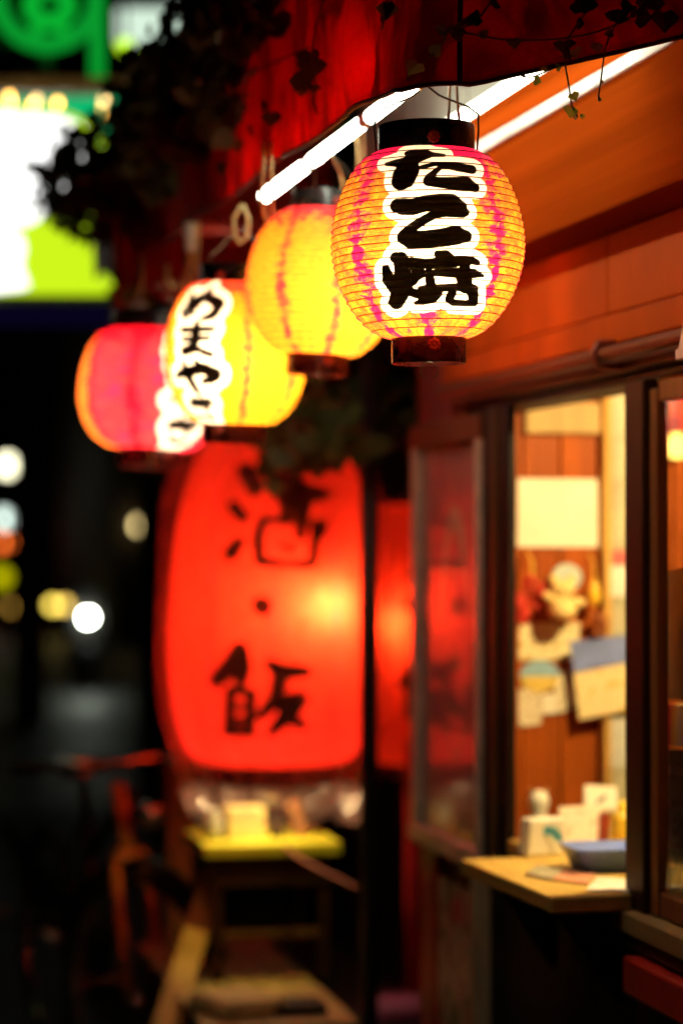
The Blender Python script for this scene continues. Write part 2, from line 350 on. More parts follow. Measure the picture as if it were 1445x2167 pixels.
# counter shelf through the hatch
zsh = .972
A = PZ(1167, 1900, zsh); B = PZ(973, 1818, zsh)
sh_ = MB().prism([(A.x, A.y, zsh-.026), (1.195, A.y+.01, zsh-.026), (1.195, y_post1+.002, zsh-.026), (1.42, y_post1+.004, zsh-.026), (1.42, y_j0-.004, zsh-.026), (1.228, y_j0-.004, zsh-.026), (1.195, y_j0-.0, zsh-.026), (1.195, B.y, zsh-.026), (B.x, B.y, zsh-.026)], (0, 0, .026))
shelf = sh_.build('counter_shelf', wood('counter_wood', (.46, .30, .07), (.62, .43, .12), axis=(1, .06, 1)), stall, bevel=.004)
for yy in (A.y+.06, B.y-.06):
    MB().prism([(1.197, yy, .94), (1.197, yy, .80), (1.185, yy, .80), (A.x+.03, yy, .93), (A.x+.03, yy, .944), (1.197, yy, .944)], (0, .02, 0)).build('shelf_bracket', dark_wood, stall)

# interior lamp
lp = PX(1432, 945, 1.62)
lamp = thing('pendant_lamp', 'small glowing yellow bulb hanging inside the stall window', 'lamp', (lp.x, lp.y, lp.z))
MB().lathe([(.0005, -.024), (.012, -.021), (.019, -.010), (.020, .002), (.015, .016), (.010, .026)], 20, lp).build('bulb', emit('warm_bulb', (1, .62, .10), 3.2), lamp, True)
MB().lathe([(.011, .026), (.013, .03), (.013, .055), (.004, .06)], 16, lp).build('socket', black_m, lamp, True)
MB().tube([lp+Vector((0, 0, .06)), (lp.x, lp.y, 2.02)], .003, 6).build('cord', black_m, lamp)
# ceiling work lamp inside the stall (lights the counter; hidden by the post and header)
cl = thing('unseen_work_lamp', 'unseen round shaded work lamp on the stall ceiling above the counter', 'lamp', (1.62, 3.55, 1.93))
MB().lathe([(.02, .09), (.03, .07), (.09, .0), (.093, 0), (.034, .074), (.022, .093)], 24, (1.62, 3.55, 1.93), close=True).build('shade', simple('white_shade', (.75, .74, .68), .5), cl, True)
MB().lathe([(.0005, -.02), (.02, -.012), (.027, .008), (.018, .03), (.012, .05)], 16, (1.62, 3.55, 1.945)).build('bulb', emit('unseen_work_bulb', (1, .8, .48), 30), cl, True)
point_light('unseen_work_light', Vector((0, 0, -.025)), 47.0, (1, .70, .27), .04, cl)

# things in the hatch -------------------------------------------------------
def quad_on(Yp, pts, name, mat, label, cat, group=None, th=.0015):
    q = [PY(a, b, Yp) for a, b in pts]; o = MB().prism(q, (0, th, 0)).build(name, mat, None)
    return tag(o, label, cat, group)
cream = simple('cream_paper', (.80, .78, .66), .6, var=.06)
def print_mat(name, base, inks, scale=60):
    t = NT(name); c = base
    for k, (ink, st, lo, hi) in enumerate(inks):
        c = t.mix(t.rng(t.noise(scale=1, detail=2, stretch=st), lo, hi), c, ink)
    return t.done(t.pr(c, .5))
N = 'notices pinned inside the hatch'
quad_on(YP-.006, [(1094, 1158), (1266, 1158), (1264, 1014), (1096, 1012)], 'blank_notice', cream, 'large blank cream sheet pinned on the wooden wall inside the hatch', 'notice', N)
quad_on(YP-.006, [(1098, 1398), (1222, 1396), (1228, 1318), (1099, 1318)], 'menu_card', print_mat('card_print', (.78, .72, .46), [((.55, .42, .12), (60, 40, 90), .5, .58)]), 'wide cream card with faint yellow print below the ornaments', 'card', N)
quad_on(YP-.007, [(1098, 1538), (1145, 1534), (1143, 1456), (1097, 1458)], 'price_tag', print_mat('tag_print', (.78, .73, .55), [((.25, .2, .1), (150, 40, 150), .54, .6)]), 'lowest cream price tag at the left of the hatch wall', 'tag', N)
quad_on(YP-.008, [(1146, 1512), (1180, 1510), (1176, 1468), (1146, 1468)], 'small_tag', MATS['tag_print'] if 'tag_print' in MATS else cream, 'smallest cream tag between two larger tags on the hatch wall', 'tag', N)
quad_on(YP-.009, [(1184, 1510), (1222, 1494), (1198, 1420), (1168, 1430)], 'tilted_tag', bpy.data.materials['tag_print'], 'tilted cream tag beside the blue and yellow poster', 'tag', N)
st = thing('round_sticker', 'half round sticker, pale blue above and yellow below, on the hatch wall', 'sticker', PY(1142, 1460, YP-.01), N)
def disc(c, rx, rz, a0, a1, n=20): return [Vector((c.x+rx*math.cos(a0+(a1-a0)*i/n), c.y, c.z+rz*math.sin(a0+(a1-a0)*i/n))) for i in range(n+1)]
c0 = PY(1142, 1432, YP-.010); MB().prism(disc(c0, .040, .030, 0, math.pi), (0, .0015, 0)).build('blue_half', simple('pale_blue_print', (.25, .45, .62), .5), st)
MB().prism(disc(c0, .038, .030, math.pi, 2*math.pi), (0, .0015, 0)).build('yellow_half', simple('yellow_print', (.75, .58, .13), .5), st)
bp = thing('blue_poster', 'tilted poster, blue top and cream bottom, at the right of the hatch wall', 'poster', PY(1270, 1520, YP-.045), N)
MB().prism([PY(a, b, YP-.045) for a, b in ((1214, 1424), (1342, 1398), (1338, 1342), (1206, 1358))], (0, .0015, 0)).build('blue_panel', simple('blue_print', (.16, .22, .55), .5, var=.2, scale=20), bp)
MB().prism([PY(a, b, YP-.045) for a, b in ((1226, 1524), (1344, 1500), (1342, 1400), (1214, 1426))], (0, .0015, 0)).build('cream_panel', print_mat('cream_yellow', (.80, .66, .36), [((.75, .45, .06), (40, 40, 40), .55, .65)]), bp)
# ornaments: red tassel charms, cream figurine, pale plate, yellow charm
oc = PY(1122, 1270, YP-.05); om = thing('red_charm', 'bushy red hanging charm with yellow cord at the left of the hatch', 'charm', oc)
m = MB()
for i in range(34):
    a = random.uniform(0, 6.28); rr = random.uniform(.0, .028); zz = random.uniform(-.042, .04)
    rr *= 1.2-abs(zz)/.06
    c = oc + Vector((rr*math.cos(a)-.004 + (-.012 if zz < .01 else .004), rr*.6*math.sin(a), zz)); s = random.uniform(.006, .011)
    m.lathe([(.0004, -s), (s*.8, -s*.5), (s, 0), (s*.8, s*.5), (.0004, s)], 7, c)
m.build('red_tassel', simple('red_silk', (.55, .035, .02), .5), om, True)
MB().tube([oc+Vector((.003, 0, .03)), oc+Vector((.004, .0, .07)), oc+Vector((.002, .04, .10))], [.004, .003, .001], 6).build('cord', simple('gold_cord', (.6, .4, .05), .5), om)
fc = PY(1190, 1312, YP-.06); fg = thing('cream_figurine', 'pale yellow bear shaped figurine hanging between the charms', 'figurine', fc)
m = MB(); m.lathe([(.0005, 0), (.022, .004), (.029, .02), (.024, .037), (.014, .044), (.012, .045)], 16, fc)
m.lathe([(.0005, .038), (.014, .040), (.023, .052), (.022, .066), (.012, .075), (.0005, .077)], 16, fc); m.build('body', simple('cream_plush', (.80, .62, .26), .8), fg, True)
for s in (-1, 1): MB().lathe([(.0005, -.009), (.007, -.006), (.009, 0), (.006, .006), (.0005, .009)], 10, fc+Vector((s*.018, 0, .077))).build('ear', MATS['cream_plush'], fg, True)
for s in (-1, 1): MB().tube([fc+Vector((s*.02, -.006, .036)), fc+Vector((s*.04, -.012, .03 if s > 0 else .05))], [.010, .007], 8).build('arm', MATS['cream_plush'], fg, True)
pc_ = PY(1200, 1222, YP-.03); pl = MB()
pl.prism(disc(pc_, .030, .026, 0, 2*math.pi*.97), (0, .006, 0)); tag(pl.build('round_plaque', simple('pale_plaque', (.45, .55, .55), .4), None, bevel=.001), 'pale blue round plaque above the cream figurine', 'plaque')
yc_ = PY(1258, 1250, YP-.05); yo = thing('yellow_charm', 'yellow and orange drop charm hanging right of the figurine', 'charm', yc_)
MB().lathe([(.0005, -.03), (.008, -.026), (.012, -.01), (.009, .008), (.004, .022), (.0005, .026)], 12, yc_).build('drop', simple('yellow_enamel', (.75, .48, .04), .35), yo, True)
m = MB()
for i in range(16):
    a = random.uniform(0, 6.28); c = yc_ + Vector((.012*math.cos(a)+.008, .008*math.sin(a), -.04-random.uniform(0, .045))); s = random.uniform(.006, .010)
    m.lathe([(.0004, -s), (s, 0), (.0004, s)], 7, c)
m.build('bead_cluster', simple('orange_brown', (.34, .10, .03), .5), yo, True)
MB().tube([yc_+Vector((0, 0, .025)), yc_+Vector((.004, .02, .055)), yc_+Vector((.004, .045, .07))], .002, 6).build('cord', MATS['gold_cord'], yo)
# stickers on the cream trim
for k, (a, b, m, l) in enumerate(((1165, 1195, simple('pink_print', (.55, .12, .13), .5), 'small red sticker high on the pale door trim'), (1197, 1262, simple('white_print', (.75, .74, .70), .5), 'white sticker on the pale door trim beside the yellow charm'), (1522, 1625, simple('grey_white_print', (.55, .58, .55), .5), 'long greyish white label low on the pale door trim'))):
    quad_on(YP-.0325, [(1290, b), (1330, b), (1330, a), (1290, a)], 'trim_sticker', m, l, 'sticker', 'stickers on the pale door trim')
# counter things
def on_shelf(px, py): return PZ(px, py, zsh+.0005)
c = on_shelf(1150, 1812); c.x += .0; bx_ = thing('blue_ring_box', 'small white box with a pale blue ring print standing on the counter', 'box', c)
MB().obox(c+Vector((0, .01, .031)), (.033, .006, 0), (-.003, .018, 0), (.003, 0, .031)).build('carton', simple('white_card', (.78, .77, .68), .5, var=.05), bx_, bevel=.004)
ringstrip(0, 0, 0, R(0), R(180), .024, .022, .012, .014, 18)
m = MB(); vs = []
for i in range(19):
    t = math.pi*i/18; vs += [(c.x+.004+.011*math.cos(t), c.y-.0105-.002*math.cos(t), c.z+.026+.010*math.sin(t)), (c.x+.004+.025*math.cos(t), c.y-.0108-.005*math.cos(t), c.z+.026+.024*math.sin(t))]
m.add(vs, [(2*i, 2*i+1, 2*i+3, 2*i+2) for i in range(18)]); m.build('ring_print', simple('cyan_print', (.10, .45, .62), .5), bx_)
c = on_shelf(1228, 1795)
hp = tag(MB().obox(c+Vector((.01, .03, .033)), (.040, .006, 0), (0, .0015, 0), (.002, .008, .034)).build('price_card', print_mat('pink_card', (.80, .74, .62), [((.7, .42, .32), (30, 30, 60), .52, .7)]), None), 'pale card with pinkish print propped on the counter', 'card')
c2 = on_shelf(1158, 1770); dg = thing('figurine', 'small white figurine with brown ears standing behind the blue ring box', 'figurine', c2+Vector((0, .05, 0)))
q = c2+Vector((0, .05, 0)); MB().lathe([(.0005, 0), (.016, .001), (.018, .02), (.013, .036), (.017, .046), (.019, .058), (.014, .072), (.0005, .077)], 16, q).build('body', MATS['white_card'], dg, True)
for s in (-1, 1): MB().lathe([(.0005, -.007), (.006, 0), (.0005, .009)], 8, q+Vector((s*.014, 0, .074))).build('ear', simple('brown_plush', (.3, .14, .05), .8), dg, True)
c3 = on_shelf(1282, 1770); dv = thing('card_reader', 'white tilted card reader on a stand at the back of the counter', 'card reader', c3)
MB().obox(c3+Vector((0, .03, .062)), (.034, .01, -.004), (.003, .010, .022), (.001, -.004, .003)).build('body', MATS['white_card'], dv, bevel=.004)
MB().obox(c3+Vector((-.002, .0265, .060)), (.010, .003, .005), (.001, .002, .004), (.0, -.005, .002)).build('screen', black_m, dv)
MB().obox(c3+Vector((.006, .04, .024)), (.010, 0, 0), (0, .012, 0), (0, 0, .024)).build('stand', MATS['white_card'], dv, bevel=.003)
c4 = on_shelf(1316, 1800); bt = thing('sauce_bottle', 'yellow squeeze bottle standing beside the blue tray', 'bottle', c4)
MB().lathe([(.0005, 0), (.017, .001), (.018, .01), (.018, .05), (.014, .062), (.008, .066)], 18, c4).build('bottle', simple('yellow_plastic', (.80, .55, .05), .35), bt, True)
MB().lathe([(.009, .066), (.009, .073), (.003, .085), (.0005, .086)], 14, c4).build('cap', MATS['yellow_plastic'], bt, True)
c5 = on_shelf(1284, 1800); tag(MB().obox(c5+Vector((0, .02, .03)), (.006, 0, 0), (0, .012, 0), (.002, 0, .03)).build('red_packet', simple('red_packet', (.42, .04, .015), .4), None, bevel=.002), 'narrow red packet between the pale card and the yellow bottle', 'packet')
# blue tray
tc = (on_shelf(1218, 1842)+on_shelf(1345, 1838))/2; tc.z = zsh+.0005
tray = MB(); 
def rr(cx, cy, z, hx, hy, r, n=5):
    o = []
    for k, (sx, sy) in enumerate(((1,1),(-1,1),(-1,-1),(1,-1))):
        for i in range(n+1):
            a = math.pi/2*(k+i/n); o.append((cx+sx*(hx-r)+r*math.cos(a), cy+sy*(hy-r)+r*math.sin(a), z))
    return o
ls = [rr(tc.x, tc.y, tc.z, .045, .045, .012), rr(tc.x, tc.y, tc.z+.036, .062, .06, .014), rr(tc.x, tc.y, tc.z+.038, .064, .062, .014), rr(tc.x, tc.y, tc.z+.037, .059, .057, .012), rr(tc.x, tc.y, tc.z+.005, .043, .043, .011)]
n = len(ls[0]); tray.add([p for l in ls for p in l], [tuple(range(n))[::-1]] + [(i*n+k, i*n+(k+1) % n, (i+1)*n+(k+1) % n, (i+1)*n+k) for i in range(4) for k in range(n)] + [tuple(range(4*n, 5*n))])
tag(tray.build('coin_tray', simple('blue_plastic', (.10, .17, .55), .3, var=.08, bump=0), None, True), 'blue plastic coin tray on the counter shelf', 'tray')
for k, (pts, m, l) in enumerate((([(1240, 1885), (1330, 1888), (1330, 1862), (1262, 1858)], MATS['white_print'], 'white leaflet at the near edge of the counter shelf'), ([(1168, 1862), (1242, 1872), (1262, 1850), (1196, 1842)], simple('salmon_print', (.62, .26, .16), .5), 'salmon pink leaflet lying in front of the blue tray'), ([(1110, 1850), (1166, 1862), (1192, 1844), (1140, 1832)], simple('grey_print', (.30, .28, .20), .5), 'greyish leaflet lying on the yellow counter shelf'))):
    q = [PZ(a, b, zsh+.001+.001*k) for a, b in pts]
    tag(MB().prism(q, (0, 0, .0008)).build('leaflet', m, None), l, 'leaflet', 'leaflets on the counter shelf')
# right window: poster, menu board, small packets behind the glass
tag(MB().prism([PX(a, b, 1.262) for a, b in ((1412, 1478), (1500, 1500), (1500, 1190), (1412, 1208))], (.002, 0, 0)).build('window_poster', simple('tan_paper', (.52, .36, .14), .6, var=.12, scale=25), None), 'tan sheet of paper behind the right window glass', 'poster')
mb_ = thing('menu_board', 'black menu board with pinkish chalk writing in the right window', 'board', PX(1460, 1900, 1.258))
MB().prism([PX(a, b, 1.256) for a, b in ((1405, 1895), (1520, 1940), (1520, 1590), (1405, 1585))], (.006, 0, 0)).build('board', simple('blackboard', (.008, .008, .009), .6), mb_)
ck = simple('pink_chalk', (.60, .30, .34), .8)
for row, (py, n_) in enumerate(((1632, 3), (1702, 3), (1735, 2), (1762, 1), (1790, 2), (1825, 2))):
    m = MB()
    for q in range(7):
        px_ = 1410 + q*9 + random.uniform(-2, 2); p_ = PX(px_, py+q*1.2, 1.2552)
        if random.random() < .5: m.obox(p_, (0, .0032, .0), (0, 0, .0011), (.0004, 0, 0)); 
        m.obox(p_+Vector((0, .001, .002)), (0, .0005, .0055+random.uniform(0, .003)), (0, .0012, 0), (.0004, 0, 0))
        m.obox(p_+Vector((0, .0, -.003)), (0, .0034, .0012), (0, 0, .001), (.0003, 0, 0))
    m.build('chalk_line', ck, mb_)
for k, (a, b, m, l) in enumerate(((1408, 1420, simple('crimson_packet', (.45, .02, .05), .4), 'crimson packet on top of the menu board'), (1421, 1430, simple('mustard_packet', (.6, .42, .06), .4), 'mustard packet between crimson and white packets'), (1431, 1450, MATS['white_print'], 'white packet at the right edge behind the window glass'))):
    tag(MB().prism([PX(a, 1580, 1.27), PX(b, 1582, 1.27), PX(b, 1490, 1.27), PX(a, 1492, 1.27)], (.02, 0, 0)).build('packet', m, None, bevel=.001), l, 'packet', 'packets above the menu board')

# ------------------------------------------------------------------ awning
awn = thing('awning', 'weathered red fabric awning with drooping valance over the stall front', 'awning', (.95, 4.2, 2.06))
red_fab = fabric('red_awning_fabric', (.62, .022, .012), .6, .72)
XF, YN = .735, 2.905
edge_y = [2.905, 3.2, 3.5, 3.8, 4.25, 5.15, 5.6, 6.4]; edge_z = [2.060, 2.092, 2.100, 2.115, 2.110, 2.137, 2.165, 2.19]
LF, RC, LE = 6.4-YN, .05, 1.13-XF                               # front run, corner radius, end run
def plan(s):                                                    # s metres from the far end along the front, round the corner, to the wall
    if s < LF-RC: return Vector((XF, 6.4-s, 0)), Vector((-1, 0, 0)), 0
    arc = RC*math.pi/2; t = s-(LF-RC)
    if t < arc:
        a = t/RC; return Vector((XF+RC-RC*math.cos(a), YN+RC-RC*math.sin(a), 0)), Vector((-math.cos(a), -math.sin(a), 0)), 0
    e = t-arc; return Vector((XF+RC+e, YN, 0)), Vector((0, -1, 0)), e
STOT = LF-RC + RC*math.pi/2 + LE-RC
def sheet(u, v):
    s = u*STOT; p, nrm, e = plan(s); t = s-(LF-RC)
    zb = float(np.interp(p.y, edge_y, edge_z)) if t < 0 else 2.060+.006*min(1, max(0, t/.08)) + max(0, e-.02)*.262
    zt = 2.43 if t < 0 else 2.43 + e*.5
    z = zb + (zt-zb)*v
    k = math.exp(-((s-(LF-.30))/.30)**2)                          # loose folds near the corner
    f = .012*math.sin((s*1.0+ (z-2.06)*1.1)*26) * k * min(1, .12+1.6*v) + .003*math.sin(s*9+z*14) + .006*math.sin(s*4.1)*(1-v)
    f += .012*math.exp(-((s-(LF-.02))/.07)**2)*math.exp(-(z-zb)/.05)
    if e > 0: f = f*.35 + .004*math.sin(e*22+z*9)
    
    return p + nrm*f + Vector((0, 0, z))
MB().grid(sheet, 260, 26).build('valance', red_fab, awn, True, solid=.002)
hem = MB().tube([sheet(i/200, 0) for i in range(201)], .0032, 6); hem.build('hem', simple('dark_red_hem', (.10, .008, .006), .6), awn, True)
us = (LF-RC+RC*math.pi/2+.005)/STOT
seam_pts = [sheet(us, j/14)+Vector((-.002, -.004, 0)) for j in range(15)]
MB().tube(seam_pts, .0035, 6).build('seam', MATS['dark_red_hem'], awn, True)
MB().grid(lambda u, v: Vector((XF + (1.13-XF)*v, YN+.02+(6.4-YN-.02)*u, 2.43+.20*v+.006*math.sin(u*30)*math.sin(v*3.1))), 60, 6).build('roof_sheet', red_fab, awn, True, solid=.002)
def farend(u, v):
    x = XF-.05+(1.20-XF+.05)*u; zb = 2.03+.02*math.sin(u*7); return Vector((x, 5.55+.012*math.sin(u*19+v*3), zb+(2.44+.2*u-zb)*v))
MB().grid(farend, 40, 12).build('end_valance', fabric('red_inner_fabric', (.42, .018, .012), .25, .35), awn, True, solid=.002)
MB().tube([(XF+.02, 5.0, 2.155), (1.13, 5.0, 2.155)], .016, 10).build('cross_bar', simple('red_bar_paint', (.40, .03, .015), .45), awn, True)
MB().tube([(XF+.05, 2.95, 2.415), (XF+.05, 6.3, 2.415)], .012, 8).build('front_bar', simple('brown_bar', (.12, .03, .02), .5), awn, True)
for yy in (3.02, 4.4, 5.5): MB().tube([(XF+.05, yy, 2.415), (1.132, yy, 2.60)], .010, 8).build('rafter', MATS['brown_bar'], awn, True)

# ------------------------------------------------------------------ fluorescent tubes
tube_e = emit('fluorescent_glow', (.93, 1.0, .80), 25); tube_dim = emit('fluorescent_glow_old', (.95, 1.0, .76), 7.5)
capm = simple('lamp_cap', (.6, .6, .56), .4, .4)
def tubelamp(x, y0, y1, z, label, segs, batten, r=.0098, em=None):
    t = thing('fluorescent_lamp', label, 'lamp', (x, (y0+y1)/2, z), 'fluorescent tubes under the awning')
    L = (y1-y0)/segs
    for i in range(segs):
        a, b = y0+i*L+.012, y0+(i+1)*L-.012
        MB().tube([(x, a, z), (x, b, z)], r, 14).build('tube', em or tube_e, t, True)
        for yy in (a, b): MB().tube([(x, yy-.012, z), (x, yy+.012, z)], r*1.06, 12).build('end_cap', capm, t, True)
    if batten: MB().box(*batten).build('batten', simple('white_batten', (.75, .75, .70), .4), t, bevel=.003)
    return t
ya, yb = PX(890, 180, .805).y, PX(556, 402, .805).y
tubelamp(.805, ya-.1, yb, 2.122, 'row of glowing white fluorescent tubes behind the front valance', 3, None)
yc0, yc1 = PX(1141, 152, 1.062).y, PX(850, 318, 1.062).y
tubelamp(1.062, yc0-.35, yc1, 2.205, 'glowing white fluorescent tube against the red upper box', 1, None, .0098, tube_dim)
MB().box((1.106, yc0-.45, 2.154), (1.114, 4.48, 2.174)).build('reflection_strip', simple('white_reflection', (.80, .80, .72), .45), stall, bevel=.002)  # white strip added in place of the tube's reflection on the upper box

# ------------------------------------------------------------------ lanterns
def seg_sdf(px, pz, strokes):
    """strokes: list of polylines of (x, z, halfwidth) in metres; distance to their union"""
    d = np.full(px.shape, 1.0)
    for st in strokes:
        if len(st) == 1: st = [st[0], st[0]]
        for (x0, z0, r0), (x1, z1, r1) in zip(st[:-1], st[1:]):
            dx, dz = x1-x0, z1-z0; L2 = dx*dx+dz*dz+1e-12
            t = np.clip(((px-x0)*dx+(pz-z0)*dz)/L2, 0, 1)
            d = np.minimum(d, np.hypot(px-x0-t*dx, pz-z0-t*dz)-(r0+t*(r1-r0)))
    return d
cap_black = None
def lacquer(name, c, rough=.18):
    t = NT(name); nz = t.noise(scale=40, detail=3); n2 = t.noise(scale=300, detail=2)
    cc = t.mix(t.rng(nz, .4, .7), c, [x*1.8+.002 for x in c])
    return t.done(t.pr(cc, t.math('ADD', rough, t.math('MULTIPLY', nz, .2)), 0, t.bump(n2, .06, .001), .6))
cap_top_m = lacquer('black_lacquer', (.008, .006, .006)); cap_bot_m = lacquer('dark_red_lacquer', (.055, .006, .004))
wire_m = simple('steel_wire', (.10, .08, .06), .35, .8, bump=0); rib_m = simple('bamboo_rib', (.10, .012, .006), .7, bump=0)
crest_m = simple('red_crest', (.28, .02, .01), .4)
cord_m = simple('tan_cord', (.55, .36, .14), .7)
def lantern(name, label, group, loc, H, Rm, rt, rb, ht, hb, mat, power, color, nrib=24, strokes=None, border=.010, face=0.0, tilt=(0, 0), prof=None, bulb=(0, 0, 0), shape=2.35, nu=288, sub=6, handle=None, hot=.03, text_arc=True, wire_r=.0007, sag=.0012, sd_proj=False, cap=True):
    """H: paper height, Rm: widest radius, rt/rb: end radii; origin at the paper's centre; front is -Y"""
    loc = Vector(loc); d = EYE-loc; rz = math.atan2(d.x, -d.y) + face
    root = thing(name, label, 'lantern', loc, group); root.rotation_euler = (tilt[0], tilt[1], rz)
    def rad(v):                                                # v 0 bottom .. 1 top
        if prof: return prof(v)
        q = abs(2*v-1); re = rt if v > .5 else rb
        return re + (Rm-re)*(1-q**shape)**(1/shape) if q < 1 else re
    nv = nrib*sub; vs = []; uv = []
    for j in range(nv+1):
        v = j/nv; ph = (v*nrib) % 1.0; r_ = rad(v) - sag*math.sin(math.pi*ph)
        for i in range(nu):
            a = 2*math.pi*i/nu; wob = 1+.004*math.sin(3*a+v*5)+.003*math.sin(7*a-v*9)
            vs.append((r_*wob*math.sin(a), -r_*wob*math.cos(a), (v-.5)*H)); uv.append((i/nu, v))
    V = np.array(vs); fs = [(j*nu+i, j*nu+(i+1) % nu, (j+1)*nu+(i+1) % nu, (j+1)*nu+i) for j in range(nv) for i in range(nu)]
    me = bpy.data.meshes.new('paper_shade'); me.from_pydata(vs, [], fs); me.polygons.foreach_set('use_smooth', [True]*len(fs))
    ul = me.uv_layers.new(name='uv'); idx = np.zeros(len(me.loops), int); me.loops.foreach_get('vertex_index', idx)
    UV = np.array(uv)[idx]; sq = np.arange(len(idx)) // 4; first = UV[sq*4, 0]
    UV[:, 0] = np.where((UV[:, 0] < .25) & (np.repeat(UV[:, 0].reshape(-1, 4).max(1), 4) > .75), UV[:, 0]+1, UV[:, 0])
    ul.data.foreach_set('uv', UV.ravel())
    if strokes:
        az = np.arctan2(V[:, 0], -V[:, 1]); rr_ = np.hypot(V[:, 0], V[:, 1])
        X = V[:, 0] if sd_proj else az*Rm
        sd = seg_sdf(X, V[:, 2], strokes)
        sd = np.where(V[:, 1] > 0, .5, sd)
    else: sd = np.full(len(V), .5)
    a_ = me.attributes.new('sd', 'FLOAT', 'POINT'); a_.data.foreach_set('value', sd.astype(np.float32))
    b_ = me.attributes.new('border', 'FLOAT', 'POINT'); b_.data.foreach_set('value', np.full(len(V), border, np.float32))
    me.materials.append(mat); sh = bpy.data.objects.new('paper_shade', me); col.objects.link(sh); sh.parent = root
    m = MB()
    for k in range(nrib+1):
        v = k/nrib; r_ = rad(v)+wire_r*.3
        m.tube([(r_*(1+.004*math.sin(3*a+v*5)+.003*math.sin(7*a-v*9))*math.sin(a), -r_*(1+.004*math.sin(3*a+v*5)+.003*math.sin(7*a-v*9))*math.cos(a), (v-.5)*H) for a in (2*math.pi*i/72 for i in range(72))], wire_r, 5, close=True)
    m.build('rib_wires', rib_m, sh, True, local=True)
    if cap:
        zt, zb = H/2, -H/2
        def ring(r, z0, z1, th=.003):
            return [(r, z0), (r+.0012, z0+.002), (r+.0012, z1-.003), (r+.0004, z1), (r-th, z1), (r-th, z0)]
        MB().lathe(ring(rt, zt-.006, zt-.006+ht), 64, close=True).build('top_ring', cap_top_m, root, True, local=True).modifiers.new('e', 'EDGE_SPLIT')
        br = MB().lathe(ring(rb, zb+.004-hb, zb+.004), 64, close=True).build('bottom_ring', cap_bot_m, root, True, local=True); br.modifiers.new('e', 'EDGE_SPLIT')
        if Rm < .2:
            for (rr2, zc_, nm) in ((rt, zt-.006+ht*.42, 'top'), (rb, zb+.004-hb*.42, 'bottom')):   # moulded flower crest
                m = MB(); a0 = .10
                for k in range(9):
                    t = 2*math.pi*k/8; q = .0 if k == 8 else .0055; rad_ = .0034 if k < 8 else .0028
                    xx = q*math.cos(t)+rr2*a0*1.4; zz = q*math.sin(t)+zc_
                    yv = -math.sqrt(max(1e-6, (rr2+.0012)**2-xx*xx))
                    m.lathe([(.0002, .0012), (rad_*.6, .0009), (rad_, 0)], 8)
                    for i in range(len(m.v)-24, len(m.v)):
                        p = m.v[i]; m.v[i] = Vector((xx+p.x, yv-p.z, zz+p.y))
                m.build('crest', crest_m, root, True, local=True)
            hk = MB(); zb2 = zb+.004-hb                           # cross bar and dangling hook ring
            hk.tube([(-rb+.003, 0, zb2+.004), (rb-.003, 0, zb2+.004)], .0016, 6); hk.build('bottom_bar', wire_m, root, True, local=True)
            MB().tube([(.011*math.sin(a), -.004, zb2-.009-.011*math.cos(a)) for a in (i/15*5.4-2.7+math.pi for i in range(16))], .0007, 6).build('hook_ring', wire_m, root, True, local=True)
    if handle:
        hw, hz, top = handle                                    # half width, shoulder height, apex height above paper top ring
        z0 = H/2-.006+ht*.35
        pts = [(-hw, 0, z0-.02), (-hw-.003, 0, z0+.02), (-hw-.003, 0, z0+hz*.8), (-hw+.010, 0, z0+hz), (-.022, 0, z0+top*.86), (-.016, 0, z0+top*.9), (-.007, 0, z0+top), (-.002, 0, z0+top+.004)]
        pts = pts + [(-x, y, z) for x, y, z in pts[::-1]]
        MB().tube(pts, .0015, 6).build('wire_handle', wire_m, root, True, local=True)
    b = Vector(bulb)
    MB().lathe([(.0005, -hot*.8), (hot*.55, -hot*.6), (hot*.8, 0), (hot*.55, hot*.6), (hot*.35, hot*1.2)], 14, b).build('bulb', emit('bulb_%s' % mat.name, color, 8), root, True, local=True)
    MB().lathe([(hot*.36, hot*1.15), (hot*.45, hot*1.2), (hot*.45, hot*2.2), (.001, hot*2.3)], 12, b).build('socket', black_m, root, True, local=True)
    MB().tube([b+Vector((0, 0, hot*2.2)), (0, 0, H/2+ht*.8)], .002, 6).build('bulb_cord', black_m, root, True, local=True)
    point_light(name+'_light', b, power, color, hot, root)
    return root
# -- brush strokes of the sharp front lantern, read off in a 6.02x enlargement (x right, y down)
KZ = 3.1/FPX/6.02
def zs(strokes, oy): return [[((x-632)*KZ, -(y+oy-1174)*KZ, (r*1.18+6)*KZ) for x, y, r in st] for st in strokes]
ta = [[(385,125,26),(480,128,42),(620,118,34),(700,150,26),(845,160,15)], [(130,252,18),(250,252,42),(380,240,50),(520,190,55),(650,150,40)],
      [(500,120,40),(430,250,85),(395,350,118),(350,440,122),(312,500,98)], [(400,520,52),(300,555,42)], [(520,330,10),(620,312,22),(740,280,18),(850,302,32),(1000,318,44),(1185,340,48)],
      [(800,325,20),(720,400,28),(665,460,42),(650,508,55),(780,530,55),(1000,545,72),(1110,540,78),(1218,582,46)]]
ko = [[(262,815,72),(330,830,86),(450,840,84),(600,800,84),(800,780,86),(930,780,84),(1020,850,80),(1095,905,40)], [(1060,925,42),(850,915,42),(720,938,42),(600,1000,44),(450,1092,48),(345,1185,58)],
      [(340,1215,70),(420,1245,88),(600,1246,88),(800,1228,92),(980,1195,96),(1095,1205,62)]]
